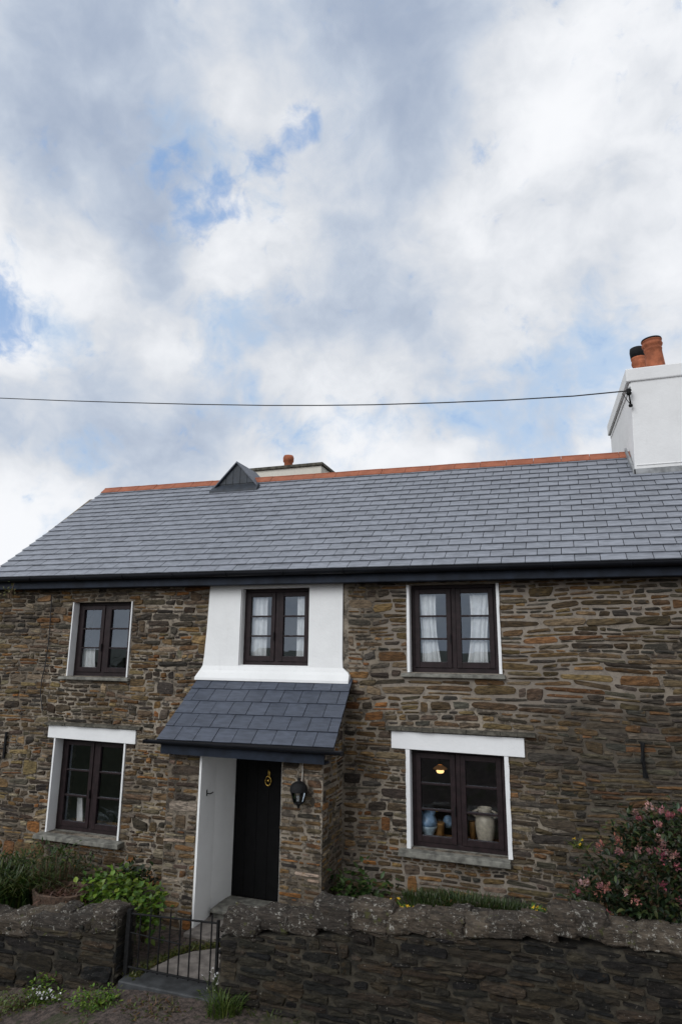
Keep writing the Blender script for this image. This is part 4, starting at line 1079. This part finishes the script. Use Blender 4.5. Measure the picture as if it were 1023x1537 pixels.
# hedge and trees across the lane behind the camera (seen in the window panes)
hl = thing('hedge', 'dark hedge across the lane mirrored in the window panes', 'hedge', (-3, -15.5, -1.4))
mb = MB()
for k in range(9000):
    x = rng.uniform(-17, 15); top = .62+.45*fb((x*.5, 1, 4), 4)+.25*fb((x*2, 1, 4), 3); z = rng.uniform(0, 1)**.8*top
    leaf(mb, Vector((x, rng.uniform(-.6, .5), z)), rdir(-.5), Vector((0, 0, 1)), .34, .24, .3, jcol(rng.choice([(.03, .045, .012), (.045, .05, .014), (.06, .045, .018), (.02, .03, .01)]), .5))
mb.build('foliage', M['leaf'], hl, False, True)

# ------------------------------------------------------------------ sky and light
SUN_EL, SUN_AZ = math.radians(32), math.radians(-24)      # in front of the house, from the left: direction towards the sun
sd = Vector((math.sin(SUN_AZ)*math.cos(SUN_EL), -math.cos(SUN_AZ)*math.cos(SUN_EL), math.sin(SUN_EL)))
L = bpy.data.lights.new('sun', 'SUN'); L.energy = 1.5; L.angle = math.radians(42); L.color = (.955, .98, 1)
lo = bpy.data.objects.new('sun', L); C.objects.link(lo); lo.rotation_euler = sd.to_track_quat('Z', 'Y').to_euler(); lo.location = (-5, -10, 12)
wd = bpy.data.worlds.new('World'); bpy.context.scene.world = wd; wd.use_nodes = True
nt = wd.node_tree; bg = nt.nodes['Background']; bg.inputs['Strength'].default_value = .086
sky = N(nt, 'ShaderNodeTexSky', sky_type='NISHITA', sun_disc=False); sky.sun_elevation = SUN_EL
sky.sun_rotation = math.atan2(sd.x, sd.y); sky.air_density = 1.0; sky.dust_density = .6
tc = N(nt, 'ShaderNodeTexCoord'); V = tc.outputs['Generated']
CLOUDS = ((80, 150, 330, -.30), (590, 40, 250, -.36), (240, 60, 180, -.12), (340, 90, 120, .22), (930, 120, 230, .17), (740, 290, 200, .14), (880, 330, 120, -.12), (980, 210, 90, -.12), (640, 330, 120, .06), (50, 380, 170, .40), (370, 370, 130, .26), (500, 220, 100, .22), (195, 215, 90, .18), (150, 300, 160, -.22),
          (520, 430, 230, -.20), (760, 470, 260, -.16), (180, 640, 220, -.26), (30, 800, 150, .40), (560, 580, 130, .12), (250, 560, 90, .14), (960, 620, 120, .1), (590, 150, 150, -.22), (350, 440, 120, -.05))
HOLES = ((276, 264, 36, .78), (342, 300, 42, 1.0), (400, 240, 36, 1.15), (437, 192, 34, 1.15), (-8, 465, 75, 1.3), (290, 325, 36, .55), (310, 290, 90, .25))
VEILS = ((330, 505, 110, .45), (840, 640, 190, .58), (640, 680, 190, .45), (480, 670, 150, .5), (880, 510, 130, .25), (110, 735, 140, .6), (340, 260, 130, .6), (20, 470, 140, .7), (960, 450, 130, .4), (360, 540, 100, .4))
# domain-warped cloud noise in direction space
wn = N(nt, 'ShaderNodeTexNoise', Scale=3.0, Detail=4, Roughness=.6); nt.links.new(V, wn.inputs['Vector'])
wv = N(nt, 'ShaderNodeVectorMath', operation='SUBTRACT'); nt.links.new(wn.outputs['Color'], wv.inputs[0]); wv.inputs[1].default_value = (.5, .5, .5)
ws = N(nt, 'ShaderNodeVectorMath', operation='SCALE'); nt.links.new(wv.outputs[0], ws.inputs[0]); ws.inputs['Scale'].default_value = .11
wa = N(nt, 'ShaderNodeVectorMath', operation='ADD'); nt.links.new(V, wa.inputs[0]); nt.links.new(ws.outputs[0], wa.inputs[1])
VW = wa.outputs[0]
mp = N(nt, 'ShaderNodeMapping'); mp.inputs['Scale'].default_value = (1, 1, 1.35); nt.links.new(VW, mp.inputs['Vector'])
n1 = noi(nt, mp.outputs[0], 2.6, 5, .5); n2 = noi(nt, mp.outputs[0], 8.0, 9, .56)
def blob(u, v, rad, amp):                 # soft cloud mass around a compass direction
    d = ray(u, v)
    dt = N(nt, 'ShaderNodeVectorMath', operation='DOT_PRODUCT'); nt.links.new(VB, dt.inputs[0]); dt.inputs[1].default_value = d
    c = math.cos(rad/F)
    return ramp(nt, dt.outputs['Value'], c, 1.0, 0, amp)
w2 = N(nt, 'ShaderNodeVectorMath', operation='SCALE'); nt.links.new(wv.outputs[0], w2.inputs[0]); w2.inputs['Scale'].default_value = .16
w3 = N(nt, 'ShaderNodeVectorMath', operation='ADD'); nt.links.new(V, w3.inputs[0]); nt.links.new(w2.outputs[0], w3.inputs[1])
w4 = N(nt, 'ShaderNodeVectorMath', operation='NORMALIZE'); nt.links.new(w3.outputs[0], w4.inputs[0]); VB = w4.outputs[0]
bright = mth(nt, 'ADD', mth(nt, 'MULTIPLY', mth(nt, 'SUBTRACT', n1, .5), .7), mth(nt, 'MULTIPLY', mth(nt, 'SUBTRACT', n2, .5), 0.85))
n4 = noi(nt, VB, 22, 7, .6)
bright = mth(nt, 'ADD', bright, mth(nt, 'MULTIPLY', mth(nt, 'SUBTRACT', n4, .5), .22))
bright = mth(nt, 'ADD', bright, .66)
for b in CLOUDS:
    bright = mth(nt, 'ADD', bright, blob(*b))
n3 = noi(nt, VB, 30, 6, .6)
blue = mth(nt, 'ADD', mth(nt, 'MULTIPLY', mth(nt, 'SUBTRACT', n2, .5), -2.0), mth(nt, 'MULTIPLY', mth(nt, 'SUBTRACT', n3, .5), -3.2))
blue = mth(nt, 'SUBTRACT', blue, .55)
for b in HOLES:
    blue = mth(nt, 'ADD', blue, blob(*b))
pale = mth(nt, 'ADD', mth(nt, 'MULTIPLY', mth(nt, 'SUBTRACT', n2, .5), -3.0), mth(nt, 'MULTIPLY', mth(nt, 'SUBTRACT', n3, .5), -1.6))
pale = mth(nt, 'SUBTRACT', pale, .45)
for b in VEILS:
    pale = mth(nt, 'ADD', pale, blob(*b))
bf = ramp(nt, bright, .0, 1.0)
cloud = N(nt, 'ShaderNodeValToRGB'); nt.links.new(bf, cloud.inputs[0])
cr_ = cloud.color_ramp; cr_.elements[0].color = (3.5, 4.2, 5.5, 1); cr_.elements[1].color = (9.15, 9.3, 9.6, 1)
e = cr_.elements.new(.35); e.color = (5.2, 5.85, 6.9, 1); e = cr_.elements.new(.65); e.color = (7.0, 7.3, 7.8, 1)
blueC = mixc(nt, .3, (2.4, 4.5, 8.4), sky.outputs[0])
paleC = mixc(nt, .25, (5.2, 7.0, 9.4), sky.outputs[0])
col = mixc(nt, ramp(nt, pale, -.1, .95, 0, .75), cloud.outputs[0], paleC)
col = mixc(nt, ramp(nt, blue, -.25, 1.05, 0, .72), col, blueC)
nt.links.new(col, bg.inputs['Color'])
wd.cycles.sampling_method = 'MANUAL'; wd.cycles.sample_map_resolution = 512

# ------------------------------------------------------------------ camera and view
cd = bpy.data.cameras.new('camera'); co = bpy.data.objects.new('camera', cd); C.objects.link(co)
cd.sensor_fit = 'VERTICAL'; cd.sensor_height = 36; cd.sensor_width = 24; cd.lens = 36*F/1537; cd.clip_end = 2000; cd.clip_start = .05
r = Vector((_x.x, _y.x, _z.x)); dn = Vector((_x.y, _y.y, _z.y)); fw = Vector((_x.z, _y.z, _z.z))
co.matrix_world = Matrix(((r.x, -dn.x, -fw.x, CAM.x), (r.y, -dn.y, -fw.y, CAM.y), (r.z, -dn.z, -fw.z, CAM.z), (0, 0, 0, 1)))
sc = bpy.context.scene; sc.camera = co
sc.view_settings.view_transform = 'Standard'; sc.view_settings.look = 'None'; sc.view_settings.exposure = .26; sc.view_settings.gamma = 1
sc.cycles.max_bounces = 6; sc.cycles.diffuse_bounces = 3; sc.cycles.transparent_max_bounces = 12
sc.cycles.use_denoising = True
